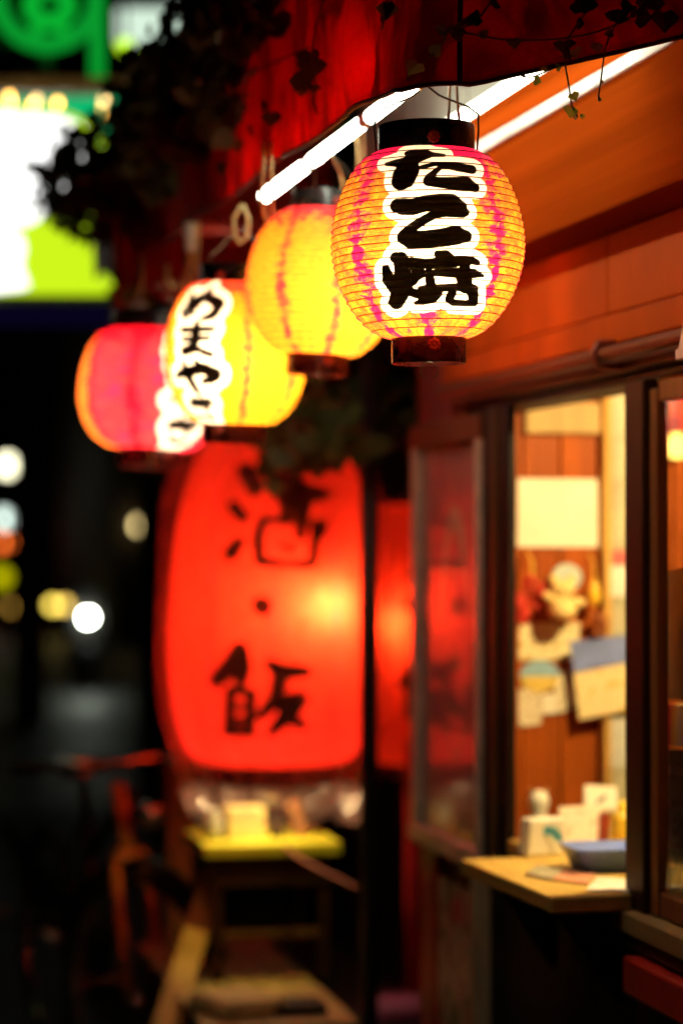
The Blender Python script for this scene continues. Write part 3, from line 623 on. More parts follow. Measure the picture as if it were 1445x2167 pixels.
ya_ = [[(112,440,40),(140,560,62),(195,680,42)], [(235,310,55),(300,335,74),(318,480,82),(305,620,88),(280,740,92),(240,820,80),(275,858,38)], [(160,835,24),(240,800,60)],
       [(420,385,55),(505,430,66),(505,500,58),(440,600,44),(390,640,30)], [(430,375,50),(600,395,46),(800,395,60),(1000,368,46),(1170,350,36),(1235,372,28)],
       [(752,282,36),(850,300,54),(905,340,50)], [(520,520,38),(700,505,28),(860,500,44),(1050,505,52),(1200,505,44),(1308,525,12)], [(640,460,28),(655,600,46),(680,720,46)],
       [(860,400,40),(860,500,36)], [(1085,420,48),(1072,560,80),(1090,660,70)], [(535,690,24),(620,690,38),(800,682,34),(1000,672,36),(1150,668,36),(1208,680,32)],
       [(390,715,40),(540,765,40),(640,790,44)], [(475,855,16),(560,838,32),(680,800,52),(745,740,48)], [(925,740,42),(885,815,38),(930,852,30),(1100,858,26),(1195,835,42),(1180,740,58),(1130,690,30)]]
front_strokes = zs(ta, 0)+zs(ko, 0)+zs(ya_, 1144)
orange = (.98, .205, .012); pinkc = (.82, .012, .11)
m_l1 = paper('orange_paper', orange, pinkc, 8, True, seam_w=.019, blotch=.8, bands=26)
d1 = 3.1; k1 = d1/FPX
l1 = P(905, 519, d1)
lantern('paper_lantern', 'sharp orange round paper lantern in front with three black brush characters', 'round paper lanterns under the awning', l1, 395*k1, 206*k1, 100*k1, 77*k1, 66*k1, 60*k1,
        m_l1, 1.5, (1, .80, .46), 26, front_strokes, 92*KZ, shape=1.8, handle=(.0635, .050, .073), sd_proj=True, nu=420, sub=8, tilt=(0, R(-.6)), hot=.022, bulb=(.0, -.030, -.022))
# hook and cords of the front lantern
hkp = P(890, 186, 3.09)
MB().tube([hkp+Vector((-.004, 0, .022)), hkp+Vector((-.006, 0, .008)), hkp+Vector((0, 0, -.001)), hkp+Vector((.006, 0, .008)), hkp+Vector((.004, 0, .04))], .0032, 8).build('hook', simple('brass_hook', (.55, .40, .16), .35, .6), None, True)
tag(bpy.data.objects['hook'], 'small brass hook holding the front lantern under the awning corner', 'hook')
def cord(pts, r, label, mat=None, group='cords hanging under the awning', name='lantern_cord'):
    o = MB().tube(pts, r, 7).build(name, mat or cord_m, None, True); return tag(o, label, 'cord', group)
cord(bez(P(952, 165, 3.2), P(950, 200, 3.18), P(951, 240, 3.14), P(946, 290, 3.11)), .0022, 'left of two tan cords running into the front lantern')
cord(bez(P(966, 165, 3.2), P(965, 200, 3.18), P(971, 240, 3.14), P(975, 290, 3.11)), .0022, 'right of two tan cords running into the front lantern')
# -- second lantern
d2 = 4.0; k2 = d2/FPX
m_l2 = paper('yellow_orange_paper', (.98, .32, .014), (.85, .030, .045), 8, False, seam_w=.013, blotch=.75)
lantern('paper_lantern', 'yellow orange round paper lantern without writing, behind the front one', 'round paper lanterns under the awning', P(680, 598, d2), 307*k2, 160*k2, 68*k2, 65*k2, 46*k2, 48*k2,
        m_l2, 2.0, (1, .82, .52), 24, None, shape=1.9, tilt=(R(1), R(3)), nu=160, sub=4, hot=.022, handle=(.054, .05, .085), face=R(14), wire_r=.0011, bulb=(.02, -.035, -.015))
# -- third lantern: four kana on its left side
def kana(scale, rows):
    """brush strokes of a column of four kana, unit square per character"""
    ch = {
     'me': [[(.18,.75,.07),(.30,.45,.06),(.40,.22,.04)], [(.62,.92,.06),(.45,.5,.06),(.22,.16,.06),(.10,.32,.05),(.25,.60,.06),(.60,.74,.08),(.90,.52,.10),(.82,.22,.08),(.60,.06,.04)]],
     'ma': [[(.12,.78,.05),(.50,.80,.07),(.90,.84,.05)], [(.20,.52,.05),(.5,.53,.06),(.82,.56,.05)], [(.52,.98,.06),(.52,.6,.09),(.50,.25,.09),(.30,.10,.06),(.20,.20,.05),(.40,.30,.05),(.62,.20,.06),(.88,.06,.06)]],
     'ya': [[(.06,.55,.06),(.35,.66,.09),(.68,.76,.10),(.92,.62,.10),(.84,.44,.07),(.66,.40,.05)], [(.55,.96,.05),(.62,.84,.06)], [(.28,.92,.06),(.36,.55,.09),(.48,.20,.08),(.58,.02,.04)]],
     'ki': [[(.20,.80,.05),(.5,.84,.07),(.82,.90,.05)], [(.16,.58,.05),(.5,.62,.07),(.88,.68,.05)], [(.40,.98,.06),(.56,.62,.08),(.70,.36,.07)], [(.25,.30,.05),(.30,.12,.06),(.60,.05,.07),(.82,.10,.05)]]}
    out = []
    for k, (c, z0, wd, hh) in enumerate(rows): out += [[((x-.5)*wd, z0+(y-.5)*hh, r*min(wd, hh)*1.85) for x, y, r in s] for s in ch[c]]
    return out
d3 = 4.15; k3 = d3/FPX
col4 = lambda k: kana(1, [('me', 96*k, 128*k, 72*k), ('ma', 22*k, 112*k, 70*k), ('ya', -56*k, 130*k, 72*k), ('ki', -118*k, 110*k, 44*k)])
m_l3 = paper('yellow_paper', (.98, .33, .010), (.85, .06, .03), 8, True, seam_w=.013, blotch=.7)
lantern('paper_lantern', 'yellow round paper lantern with white bordered kana column on its left side', 'round paper lanterns under the awning', P(500, 748, d3), 297*k3, 151*k3, 80*k3, 66*k3, 46*k3, 46*k3,
        m_l3, 2.0, (1, .82, .50), 24, col4(k3), 17*k3, shape=2.0, tilt=(R(1), R(3)), nu=300, sub=5, hot=.022, face=R(-36), handle=(.06, .05, .085), bulb=(.03, -.02, -.01))
# -- fourth lantern: red and pink
d4 = 4.95; k4 = d4/FPX
m_l4 = paper('red_pink_paper', (.90, .034, .040), (.78, .005, .022), 8, True, (.95, .30, .03), 2.0, seam_w=.018, blotch=.8, bands=22)
lantern('paper_lantern', 'red and pink round paper lantern farthest left, its writing half hidden', 'round paper lanterns under the awning', P(322, 826, d4), 250*k4, 155*k4, 88*k4, 66*k4, 46*k4, 42*k4,
        m_l4, 3.0, (1, .80, .52), 22, kana(1, [('me', 80*k4, 100*k4, 54*k4), ('ma', 26*k4, 96*k4, 54*k4), ('ya', -34*k4, 100*k4, 54*k4), ('ki', -90*k4, 120*k4, 50*k4)]), 18*k4, shape=2.1, tilt=(R(0), R(3)), nu=260, sub=5, hot=.022, face=R(30), handle=(.06, .05, .085))

# ------------------------------------------------------------------ large red lanterns
KB = 5.6/FPX/4.25                                               # strokes read off in a 4.25x enlargement
def bz(st, ox, oy): return [[((ox+x/4.25-578)*5.6/FPX, -(oy+y/4.25-1268)*5.6/FPX, (r*1.75+11)*KB) for x, y, r in s] for s in st]
sake = [[(395,180,40),(470,310,42)], [(285,485,26),(365,575,26)], [(335,795,22),(260,890,36)], [(675,275,40),(770,340,80),(900,370,52),(1105,380,18)], [(760,380,60),(740,450,30),(735,620,16)], [(880,400,50),(865,740,20)],
        [(540,600,16),(500,750,22),(510,930,24)], [(515,965,20),(700,985,16),(970,988,20)], [(1030,665,40),(992,800,22),(975,985,20)], [(700,830,12),(800,858,12)], [(545,605,12),(780,600,10),(1030,640,14)]]
meshi = [[(340,150,36),(270,290,46),(150,408,36)], [(352,170,34),(382,300,30),(350,400,30)], [(260,510,20),(350,500,18),(445,540,24)], [(258,520,20),(248,860,22)], [(442,545,20),(424,860,22)], [(255,645,12),(430,645,12)], [(250,760,12),(425,760,12)], [(235,862,22),(430,862,22)],
         [(598,268,22),(690,335,40),(910,340,26)], [(690,380,36),(660,560,36),(535,712,20)], [(700,575,14),(840,585,40)], [(850,590,38),(742,725,40),(615,862,16)], [(690,610,14),(742,725,36),(885,805,16)]]
dot = [[(532, 1340, 44), (536, 1346, 44)]]
big_strokes = bz(sake, 430, 960) + bz(dot, 430, 960) + bz(meshi, 430, 1330)
m_big = paper('red_paper', (.92, .028, .020), (.88, .020, .04), 10, True, seam_w=.0035, blotch=.0, tr=.80, white_w=False)
def barrel(Rm, re, k=.12):
    def f(v):
        e = min(v, 1-v)/k
        if e >= 1: return Rm*(1-.05*(2*v-1)**2)
        return re + (Rm*(1-.05*(2*v-1)**2)-re)*math.sqrt(max(0, 1-(1-e)**2))
    return f
dB = 5.6; kB = dB/FPX
LB = P(578, 1268, dB); RB = 226*kB
def pear(v): q = abs(2*v-1); re = .12 if v > .5 else .15; return (re+(RB-re)*max(0, 1-q**2.5)**(1/2.5))*(1-.12*max(0, v-.35)/.65)
big = lantern('large_lantern', 'large red barrel paper lantern with two black brush characters and a dot', 'large red lanterns beside the stall', LB, 690*kB, RB, .12, .15, .03, .05, m_big, 8.0, (1, .88, .16), 58, big_strokes, 0, prof=pear, sd_proj=True, nu=260, sub=3, hot=.026, bulb=(.098, -.152, -.01), wire_r=.0008, sag=.0012)
b2 = Vector((-.02, .02, -.385))
MB().lathe([(.0005, -.024), (.016, -.018), (.024, 0), (.016, .018), (.010, .04)], 14, b2).build('bulb', emit('second_bulb', (1, .74, .34), 8), big, True, local=True)
point_light('large_lantern_light', b2, 2.8, (1, .74, .34), .028, big)
L2 = P(868, 1340, 6.4)
lantern('large_lantern', 'large red barrel paper lantern half hidden behind the dark pole', 'large red lanterns beside the stall', L2, 545*6.4/FPX, 112*6.4/FPX, .09, .09, .03, .04, m_big, 2.6, (1, .86, .12), 44,
        [[(x*.55, z*.72, r*.8) for x, z, r in s] for s in big_strokes], 0, prof=barrel(112*6.4/FPX, .09, .15), nu=220, sub=3, hot=.03, bulb=(-.06, -.05, .03), wire_r=.0008, face=R(20))
# clear rain cover over the large lantern
t = NT('red_glow_vinyl'); nz = t.noise(scale=9, detail=4, dist=.8, stretch=(1, 1, .35)); nr = t.bump(nz, .8, .03)
film = t.ms(t.rng(nz, .35, .75, .12, .34), t.sh('Transparent', Color=(.97, .95, .95)), t.ms(.5, t.sh('Translucent', Color=(.62, .34, .32)), t.sh('Diffuse', Color=(.55, .30, .27))))  # pink film colour stands in for the lantern's red glow
film = t.ms(t.math('MULTIPLY', t.n('LayerWeight').outputs['Facing'], .22), film, t.sh('Glossy', Roughness=.18, Normal=nr)); film_m = t.done(film)
def cov(u, v):
    a = 2*math.pi*u; z = LB.z + (345*kB+.012) - v*(800*kB+.02); h = v*800*kB
    qv = max(-1, min(1, (h-.012-345*kB)/(345*kB))); r_ = .13+(RB-.13)*max(0, 1-min(abs(qv), .97)**2.7)**(1/2.7)+.022
    if qv > 0: r_ = max(r_, RB+.024-.06*qv)
    low = max(0, (v-.86)/.14); r_ -= .035*low**1.5
    r_ += (.006+.012*low)*math.sin(9*a+6*v+2*math.sin(3*a)) + .004*math.sin(17*a-11*v)
    return Vector((LB.x+r_*math.cos(a), LB.y+r_*math.sin(a), z+.015*low*math.sin(5*a)))
tag(MB().grid(cov, 120, 60).build('rain_cover', film_m, None, True), 'crinkled clear vinyl rain cover draped over the large red lantern', 'cover')
# beam the large lanterns hang from, dark pole in front
pp = PX(781, 1500, 1.165)
pole = thing('pole', 'thin dark pole standing in front of the large red lantern', 'pole', (pp.x, pp.y, .05))
MB().tube([(pp.x, pp.y, .05), (pp.x, pp.y, 2.2)], .0195, 16).build('shaft', black_m, pole, True)
MB().lathe([(.0005, .05), (.06, .05), (.06, .056), (.022, .062)], 24, (pp.x, pp.y, 0)).build('base_plate', black_m, pole, True)
beam = tag(MB().obox((1.28, 5.62, 1.86), (.52, .25, 0), (-.012, .024, 0), (0, 0, .03)).build('wooden_beam', dark_wood, None, bevel=.004), 'dark wooden beam above the large red lanterns', 'beam')
MB().tube([(LB.x, LB.y, LB.z+345*kB), (LB.x, LB.y, 1.86)], .004, 6).build('hanger', black_m, big, True, local=False)
o = bpy.data.objects['hanger']; o.parent = None; o.location = (0, 0, 0)
for v in o.data.vertices: v.co = v.co + Vector(WLOC[o])
tag(o, 'thin black hanger above the large red lantern', 'hanger')

# ------------------------------------------------------------------ cords, rings
cord(bez(P(558, 300, 3.8), P(556, 380, 3.9), P(548, 440, 4.0), P(566, 470, 4.05)), .0030, 'pale double cord beside the far end of the fluorescent tubes')
cord(bez(P(572, 300, 3.82), P(576, 380, 3.9), P(572, 430, 4.0), P(578, 480, 4.05)), .0026, 'tan cord next to the pale double cord')
cord(bez(P(752, 270, 3.8), P(760, 300, 3.9), P(764, 360, 4.0), P(752, 470, 4.03)), .0028, 'tan cord dropping into the second lantern')
cord(bez(P(766, 260, 3.8), P(770, 300, 3.9), P(774, 350, 4.0), P(768, 420, 4.02)), .0026, 'thinner tan cord right of the second lantern top')
cord(bez(P(695, 325, 3.8), P(715, 345, 3.9), P(728, 370, 4.0), P(728, 425, 4.02)), .0022, 'thin pale wire curving down to the second lantern top')
cord([P(668, 330, 3.9), P(666, 380, 3.95), P(665, 430, 4.0)], .0010, 'hair thin wire holding the second lantern', wire_m)
cord(bez(P(405, 470, 4.6), P(412, 520, 4.6), P(392, 580, 4.7), P(385, 640, 4.8)), .007, 'thick tan rope hanging left of the third lantern')
cord(bez(P(418, 470, 4.6), P(420, 540, 4.6), P(406, 600, 4.7), P(398, 650, 4.8)), .005, 'thin tan rope beside the thick one')
cord([P(400, 470, 4.6), P(402, 530, 4.6)], .011, 'pale plastic sleeve at the top of the tan ropes', simple('pale_sleeve', (.55, .52, .42), .5))
cord([P(512, 432, 4.1), P(494, 460, 4.1), P(496, 498, 4.1), P(508, 512, 4.1), P(522, 500, 4.1), P(525, 465, 4.1), P(514, 432, 4.1)], .0035, 'loop of pale string hanging from the valance edge')
cord(bez(P(355, 560, 4.9), P(350, 600, 4.9), P(372, 620, 4.9), P(378, 590, 4.9)), .004, 'small loop of pale string at the far end of the awning')
cord([P(478, 560, 4.12), P(480, 600, 4.14)], .0012, 'thin wire holding the third lantern', wire_m)
rg = thing('pulley', 'pale pulley block with a tan knob above the red pink lantern', 'pulley', P(285, 690, 4.95))
q = P(290, 655, 4.95); MB().lathe([(.0005, -.018), (.018, -.014), (.022, 0), (.018, .014), (.0005, .018)], 14, q).build('wheel', simple('pale_grey', (.5, .47, .42), .5), rg, True)
q = P(278, 690, 4.95); MB().lathe([(.0005, -.018), (.022, -.014), (.026, 0), (.022, .014), (.0005, .018)], 14, q).build('knob', simple('tan_plastic', (.6, .4, .15), .5), rg, True)
MB().tube([P(290, 655, 4.95), P(300, 600, 4.95), P(300, 540, 5.0)], .004, 6).build('strap', cord_m, rg, True)

# ------------------------------------------------------------------ ivy
def leaf_mat(name, c1, c2):
    t = NT(name); nz = t.noise(scale=18, detail=3); oi = t.n('ObjectInfo').outputs['Random']
    c = t.mix(t.rng(nz, .3, .7), c1, c2); d = t.pr(c, .5, 0, None, .4); return t.done(t.ms(.35, d, t.sh('Translucent', Color=[x*1.3 for x in c2])))
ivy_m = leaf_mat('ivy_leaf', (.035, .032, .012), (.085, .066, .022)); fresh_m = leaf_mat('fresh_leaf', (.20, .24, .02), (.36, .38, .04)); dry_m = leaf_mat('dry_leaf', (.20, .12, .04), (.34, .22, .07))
plant_m = leaf_mat('plant_leaf', (.03, .09, .02), (.07, .16, .035))
LOBE = [(0, .02), (.34, -.12), (.58, .06), (.80, .28), (.66, .50), (.48, .68), (.26, .86), (0, 1.12), (-.26, .86), (-.48, .68), (-.66, .50), (-.80, .28), (-.58, .06), (-.34, -.12)]
def add_leaf(m, p, size, nrm, up, bend=.2):
    nrm = Vector(nrm).normalized(); up = Vector(up); up = (up-nrm*up.dot(nrm)); up = up.normalized() if up.length > .01 else nrm.orthogonal().normalized()
    sd = up.cross(nrm); vs = [p + (sd*x + up*(y-.1) + nrm*(bend*(abs(x)*.8 - x*x*.4 - y*y*.25)))*size*.62 for x, y in LOBE]
    c = p + up*.35*size*.62
    m.add([c]+vs, [(0, i+1, (i+1) % 14+1) for i in range(14)])
def rnd_dir(b, k): return (Vector(b) + Vector((random.gauss(0, 1), random.gauss(0, 1), random.gauss(0, 1)))*k).normalized()
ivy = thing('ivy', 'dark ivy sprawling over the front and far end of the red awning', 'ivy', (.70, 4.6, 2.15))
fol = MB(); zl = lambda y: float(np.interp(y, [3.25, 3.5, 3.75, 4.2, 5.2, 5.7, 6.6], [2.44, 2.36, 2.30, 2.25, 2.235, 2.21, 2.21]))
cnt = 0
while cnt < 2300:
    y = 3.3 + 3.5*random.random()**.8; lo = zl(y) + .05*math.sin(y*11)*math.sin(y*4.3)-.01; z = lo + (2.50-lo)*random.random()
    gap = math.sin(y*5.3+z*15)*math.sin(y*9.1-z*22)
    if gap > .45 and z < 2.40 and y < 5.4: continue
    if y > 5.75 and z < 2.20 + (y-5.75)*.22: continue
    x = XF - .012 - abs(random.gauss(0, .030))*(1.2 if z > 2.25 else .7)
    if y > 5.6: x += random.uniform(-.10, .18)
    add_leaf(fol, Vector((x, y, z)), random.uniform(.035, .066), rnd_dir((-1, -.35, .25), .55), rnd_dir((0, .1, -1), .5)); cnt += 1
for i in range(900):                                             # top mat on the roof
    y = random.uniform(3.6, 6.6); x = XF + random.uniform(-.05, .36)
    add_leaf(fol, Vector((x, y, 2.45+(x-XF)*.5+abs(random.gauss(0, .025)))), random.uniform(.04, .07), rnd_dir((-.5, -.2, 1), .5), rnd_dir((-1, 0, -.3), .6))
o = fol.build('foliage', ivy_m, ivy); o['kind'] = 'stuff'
for k in range(9):
    y0 = random.uniform(3.6, 6.0); z0 = 2.45; pts = []
    for i in range(9): pts.append((XF-.014-.01*math.sin(i), y0 - i*.08*random.uniform(.4, 1.3), z0-i*.028+random.uniform(-.012, .012)))
    MB().tube(pts, [.0035-.0003*i for i in range(9)], 5).build('stem', simple('ivy_stem', (.09, .05, .025), .8), ivy, True)
# bigger leaves along the lower edge of the ivy, told apart in the photo
for (px_, py_, s) in ((640, 160, .07), (655, 110, .06), (652, 145, .055), (575, 240, .05), (560, 215, .055), (820, 8, .045), (508, 300, .05), (470, 345, .05), (530, 265, .05)):
    m = MB(); q = PX(px_, py_, XF-.030); add_leaf(m, q, s*.72, rnd_dir((-1, -.6, .1), .25), (0, .1, -1)); m.build('leaf', ivy_m, ivy)
yl = MB()
for i in range(24):
    q = P(random.uniform(228, 268), random.uniform(470, 620), random.uniform(6.3, 6.9)); add_leaf(yl, q, random.uniform(.05, .09), rnd_dir((-.3, -1, .1), .6), rnd_dir((0, 0, -1), .4))
for i in range(16):
    q = P(random.gauss(270, 18), random.uniform(590, 660), random.uniform(5.4, 5.8)); add_leaf(yl, q, random.uniform(.05, .08), rnd_dir((-.3, -1, .1), .6), rnd_dir((.3, 0, -1), .4))
o = yl.build('trailing_foliage', leaf_mat('backlit_ivy_leaf', (.10, .15, .02), (.20, .26, .03)), ivy); o['kind'] = 'stuff'  # backlight on these leaves put into a paler yellow-green colour

def vine(pts, label, leaves, r=.0013, group='thin vines trailing over the awning end', mat=None):
    pts = [Vector(p) for p in pts]; root = thing('vine', label, 'vine', min(pts, key=lambda p: p.z), group)
    fine = []
    for i in range(len(pts)-1):
        a, b, c_, d_ = pts[max(0, i-1)], pts[i], pts[i+1], pts[min(len(pts)-1, i+2)]
        for t in (0, .25, .5, .75):
            fine.append(.5*((2*b)+(c_-a)*t+(2*a-5*b+4*c_-d_)*t*t+(3*b-a-3*c_+d_)*t**3))
    fine.append(pts[-1]); MB().tube(fine, r, 6).build('stem', simple('vine_stem', (.20, .10, .05), .7), root, True)
    for (p, s, mt, up) in leaves:
        m = MB(); add_leaf(m, Vector(p), s, rnd_dir((-.2, -1, .15), .35), up, .3); m.build('leaf', mt, root)
    return root
F = lambda px_, py_: PY(px_, py_, YN-.028)
vine([F(860, 168), F(875, 150), F(900, 128), F(935, 95), F(948, 62), F(985, 68), F(1060, 82), F(1130, 84), F(1185, 80), F(1240, 72), F(1300, 52), F(1360, 18), F(1400, -20)], 'long thin vine running across the awning end with dark leaves',
     [(F(1195, 88), .030, ivy_m, (0, 0, -1)), (F(1302, 42), .032, ivy_m, (.3, 0, 1)), (F(1228, 22), .030, ivy_m, (0, 0, 1)), (F(1262, 92), .020, ivy_m, (0, 0, -1)), (F(1215, 105), .022, dry_m, (.5, 0, -1)), (F(1000, 50), .026, ivy_m, (0, 0, 1)), (F(1088, 82), .020, dry_m, (0, 0, -1)),
      (F(955, 70), .030, dry_m, (1, 0, .2)), (F(965, 62), .024, fresh_m, (1, 0, -.2)), (F(940, 66), .024, dry_m, (-1, 0, .2)), (F(882, 135), .030, dry_m, (-.7, 0, -1)), (F(918, 112), .024, dry_m, (1, 0, .8)), (F(1020, 66), .018, fresh_m, (.5, 0, -1)), (F(1375, 15), .040, ivy_m, (0, 0, 1)), (F(1405, 28), .040, ivy_m, (0, 0, -1)), (F(1350, 35), .030, ivy_m, (1, 0, 0))])
vine([F(1170, 100), F(1190, 112), F(1198, 150), F(1205, 190), F(1210, 222), F(1222, 246)], 'vine tip with bright yellow green leaves dangling below the awning edge',
     [(F(1211, 198), .017, fresh_m, (.5, 0, -1)), (F(1207, 228), .022, fresh_m, (-.2, 0, -1)), (F(1229, 246), .010, fresh_m, (1, 0, 0)), (F(1216, 244), .009, dry_m, (0, 0, -1))], .0011)
vine([F(1280, 100), F(1276, 130), F(1271, 170), F(1266, 205), F(1268, 210)], 'bare vine tip hanging right of the leafy one', [(F(1267, 209), .007, dry_m, (1, 0, 0)), (F(1272, 172), .006, dry_m, (1, 0, 0))], .0011)
vine([F(1105, 160), F(1125, 162), F(1150, 152), F(1180, 140), F(1200, 132)], 'short sprig curling over the awning edge above the tube', [(F(1132, 168), .014, fresh_m, (1, 0, -.3)), (F(1150, 148), .012, fresh_m, (.5, 0, 1)), (F(1178, 142), .011, fresh_m, (1, 0, .3)), (F(1110, 158), .009, ivy_m, (-1, 0, 0))], .0011)
vine([F(1255, -10), F(1240, 25), F(1215, 60), F(1198, 90), F(1200, 120)], 'vine descending from the awning top to the leafy tip', [(F(1243, 16), .028, ivy_m, (0, 0, 1)), (F(1222, 48), .016, ivy_m, (1, 0, 0)), (F(1204, 112), .018, ivy_m, (-1, 0, -.4))], .0013)
vine([F(1325, -10), F(1322, 20), F(1305, 45), F(1290, 75), F(1282, 98)], 'vine descending near the top right corner of the awning', [(F(1318, 16), .024, ivy_m, (1, 0, 0)), (F(1295, 70), .018, ivy_m, (-1, 0, 0)), (F(1335, 25), .020, ivy_m, (1, 0, .4))], .0013)
vine([F(1045, -10), F(1030, 15), F(1005, 45), F(975, 60)], 'vine curling down toward the awning seam', [(F(1040, 5), .024, ivy_m, (1, 0, 0)), (F(1012, 38), .022, ivy_m, (-1, 0, 0)), (F(985, 50), .014, dry_m, (0, 0, 1))], .0012)
G = lambda px_, py_: PX(px_, py_, XF-.030)
vine([G(690, -10), G(668, 60), G(660, 120), G(668, 170), G(662, 210), G(672, 240)], 'slender dark vine down the front of the awning', [(G(660, 130), .045, ivy_m, (0, 0, -1)), (G(664, 180), .020, ivy_m, (0, 0, -1)), (G(640, 192), .018, dry_m, (0, 0, -1))], .0014)
vine([G(820, -5), G(815, 30), G(808, 62)], 'short vine with a yellowish leaf at the top of the awning fold', [(G(818, 12), .030, fresh_m, (0, 0, -1)), (G(812, 30), .022, dry_m, (0, 0, -1))], .0012)
# hanging plant in the dark behind the lanterns
hp_ = thing('hanging_plant', 'leafy green creeper hanging between the yellow lantern and the red lanterns', 'plant', P(640, 980, 5.2)); m = MB(); m2 = MB()
for i in range(90):
    q = P(random.gauss(655, 62), random.gauss(905, 42), random.uniform(4.95, 5.3)); add_leaf(m, q, random.uniform(.045, .08), rnd_dir((-.4, -1, .3), .6), rnd_dir((0, 0, -1), .4))
for i in range(13):
    q = P(random.uniform(590, 800), random.uniform(918, 955) + random.gauss(0, 8), random.uniform(4.95, 5.15)); add_leaf(m, q, random.uniform(.05, .085), rnd_dir((-.2, -1, .3), .6), rnd_dir((0, 0, -1), .4))
for i in range(60):
    q = P(random.gauss(800, 55), random.uniform(800, 910), random.uniform(5.3, 5.6)); add_leaf(m2, q, random.uniform(.06, .09), rnd_dir((-.4, -1, .3), .5), rnd_dir((0, 0, -1), .4))
o = m.build('foliage', plant_m, hp_); o['kind'] = 'stuff'; o = m2.build('back_foliage', leaf_mat('deep_green_leaf', (.01, .05, .012), (.02, .09, .02)), hp_); o['kind'] = 'stuff'
MB().tube(bez(P(700, 700, 5.2), P(690, 800, 5.2), P(660, 880, 5.2), P(650, 960, 5.2)), .004, 6).build('stem', MATS['ivy_stem'], hp_, True)
MB().tube(bez(P(820, 720, 5.4), P(810, 800, 5.4), P(800, 860, 5.4), P(790, 920, 5.4)), .004, 6).build('stem', MATS['ivy_stem'], hp_, True)

# ------------------------------------------------------------------ furniture below the large lantern
def on(px_, py_, Yp): return PY(px_, py_, Yp)
YT = 5.50
tl, tr_ = on(432, 1790, YT), on(722, 1790, YT); zt_ = tl.z
tb = thing('side_table', 'small wooden side table with a yellow top under the large red lantern', 'table', ((tl.x+tr_.x)/2, YT+.16, .4745))
box('table_top', (tl.x, YT, zt_-.030), (tr_.x, YT+.32, zt_), simple('yellow_table_paint', (.62, .56, .05), .35, var=.1), tb, .004)
box('apron', (tl.x+.02, YT+.015, zt_-.10), (tr_.x-.02, YT+.035, zt_-.033), dark_wood, tb)
for xx in (tl.x+.025, tr_.x-.045):
    for yy in (YT+.02, YT+.27): box('leg', (xx, yy, .4745), (xx+.022, yy+.022, zt_-.031), dark_wood, tb)
box('stretcher', (tl.x+.045, YT+.022, .57), (tr_.x-.045, YT+.038, .59), wood('mid_brown', (.09, .04, .014), (.15, .07, .022)), tb)
def ontop(px_, Yp): p = PZ(px_, 1775, zt_+.001); q = on(px_, 1775, Yp); return Vector((q.x, Yp, zt_+.001))
c = ontop(515, YT+.12); tag(MB().obox(c+Vector((0, 0, .036)), (.045, .004, 0), (-.003, .035, 0), (0, 0, .036)).build('carton', simple('kraft_card', (.60, .46, .18), .6), None, bevel=.003), 'yellowish carton standing on the yellow side table', 'carton')
c = ontop(452, YT+.10); tag(MB().lathe([(.0005, 0), (.018, .001), (.022, .02), (.020, .05), (.010, .062), (.010, .072), (.0005, .074)], 16, c).build('jar', simple('grey_ceramic', (.36, .34, .27), .35), None, True), 'small grey jar at the left end of the yellow side table', 'jar')
c = ontop(628, YT+.14); tag(MB().obox(c+Vector((0, 0, .040)), (.012, 0, .01), (0, .02, 0), (-.012, 0, .038)).build('leaning_book', simple('brown_cover', (.30, .12, .04), .5), None, bevel=.002), 'brown book leaning on the yellow side table', 'book')
c = ontop(585, YT+.12); tag(MB().obox(c+Vector((0, 0, .02)), (.012, 0, 0), (0, .02, 0), (0, 0, .02)).build('small_box', simple('dark_carton', (.03, .02, .015), .5), None, bevel=.002), 'small dark box between the carton and the leaning book', 'box')
# pale wooden crate below
zc1 = .50; Ya = 5.02
p0, p1 = on(440, 2050, Ya), on(724, 2050, Ya)
cr = thing('wooden_platform', 'low pale wooden platform of boards under the yellow side table', 'platform', ((p0.x+p1.x)/2, Ya+.5, .05))
for i in range(4): box('slat', (p0.x, Ya, .07+i*.098), (p1.x, Ya+.012, .07+i*.098+.088), pale_wood, cr)
for i in range(4): box('slat', (p0.x+.002, Ya+1.06, .07+i*.098), (p1.x-.002, Ya+1.072, .07+i*.098+.088), pale_wood, cr)
for i in range(5): box('top_board', (p0.x-.006+i*.067, Ya-.004, .462), (p0.x-.006+i*.067+.064, Ya+1.076, .474), pale_wood, cr)
for xx in (p0.x+.002, p1.x-.022):
    for yy in (Ya+.0125, Ya+1.039): box('corner_post', (xx, yy, .05), (xx+.02, yy+.02, .46), pale_wood, cr)
q = Vector(((p0.x+p1.x)/2-.06, Ya+.14, .476)); 
tag(MB().obox(q+Vector((0, 0, .02)), (.07, .02, 0), (-.03, .08, 0), (.004, 0, .02)).build('folded_cloth', simple('tan_cloth', (.50, .36, .14), .8), None, bevel=.012), 'folded tan cloth lying on the pale platform', 'cloth')
q = Vector(((p0.x+p1.x)/2+.07, Ya+.12, .476)); tag(MB().obox(q+Vector((0, 0, .012)), (.06, .0, 0), (0, .05, 0), (.0, 0, .012)).build('dark_pouch', simple('dark_cloth', (.03, .015, .01), .8), None, bevel=.008), 'flat dark pouch on the right of the pale platform', 'pouch')
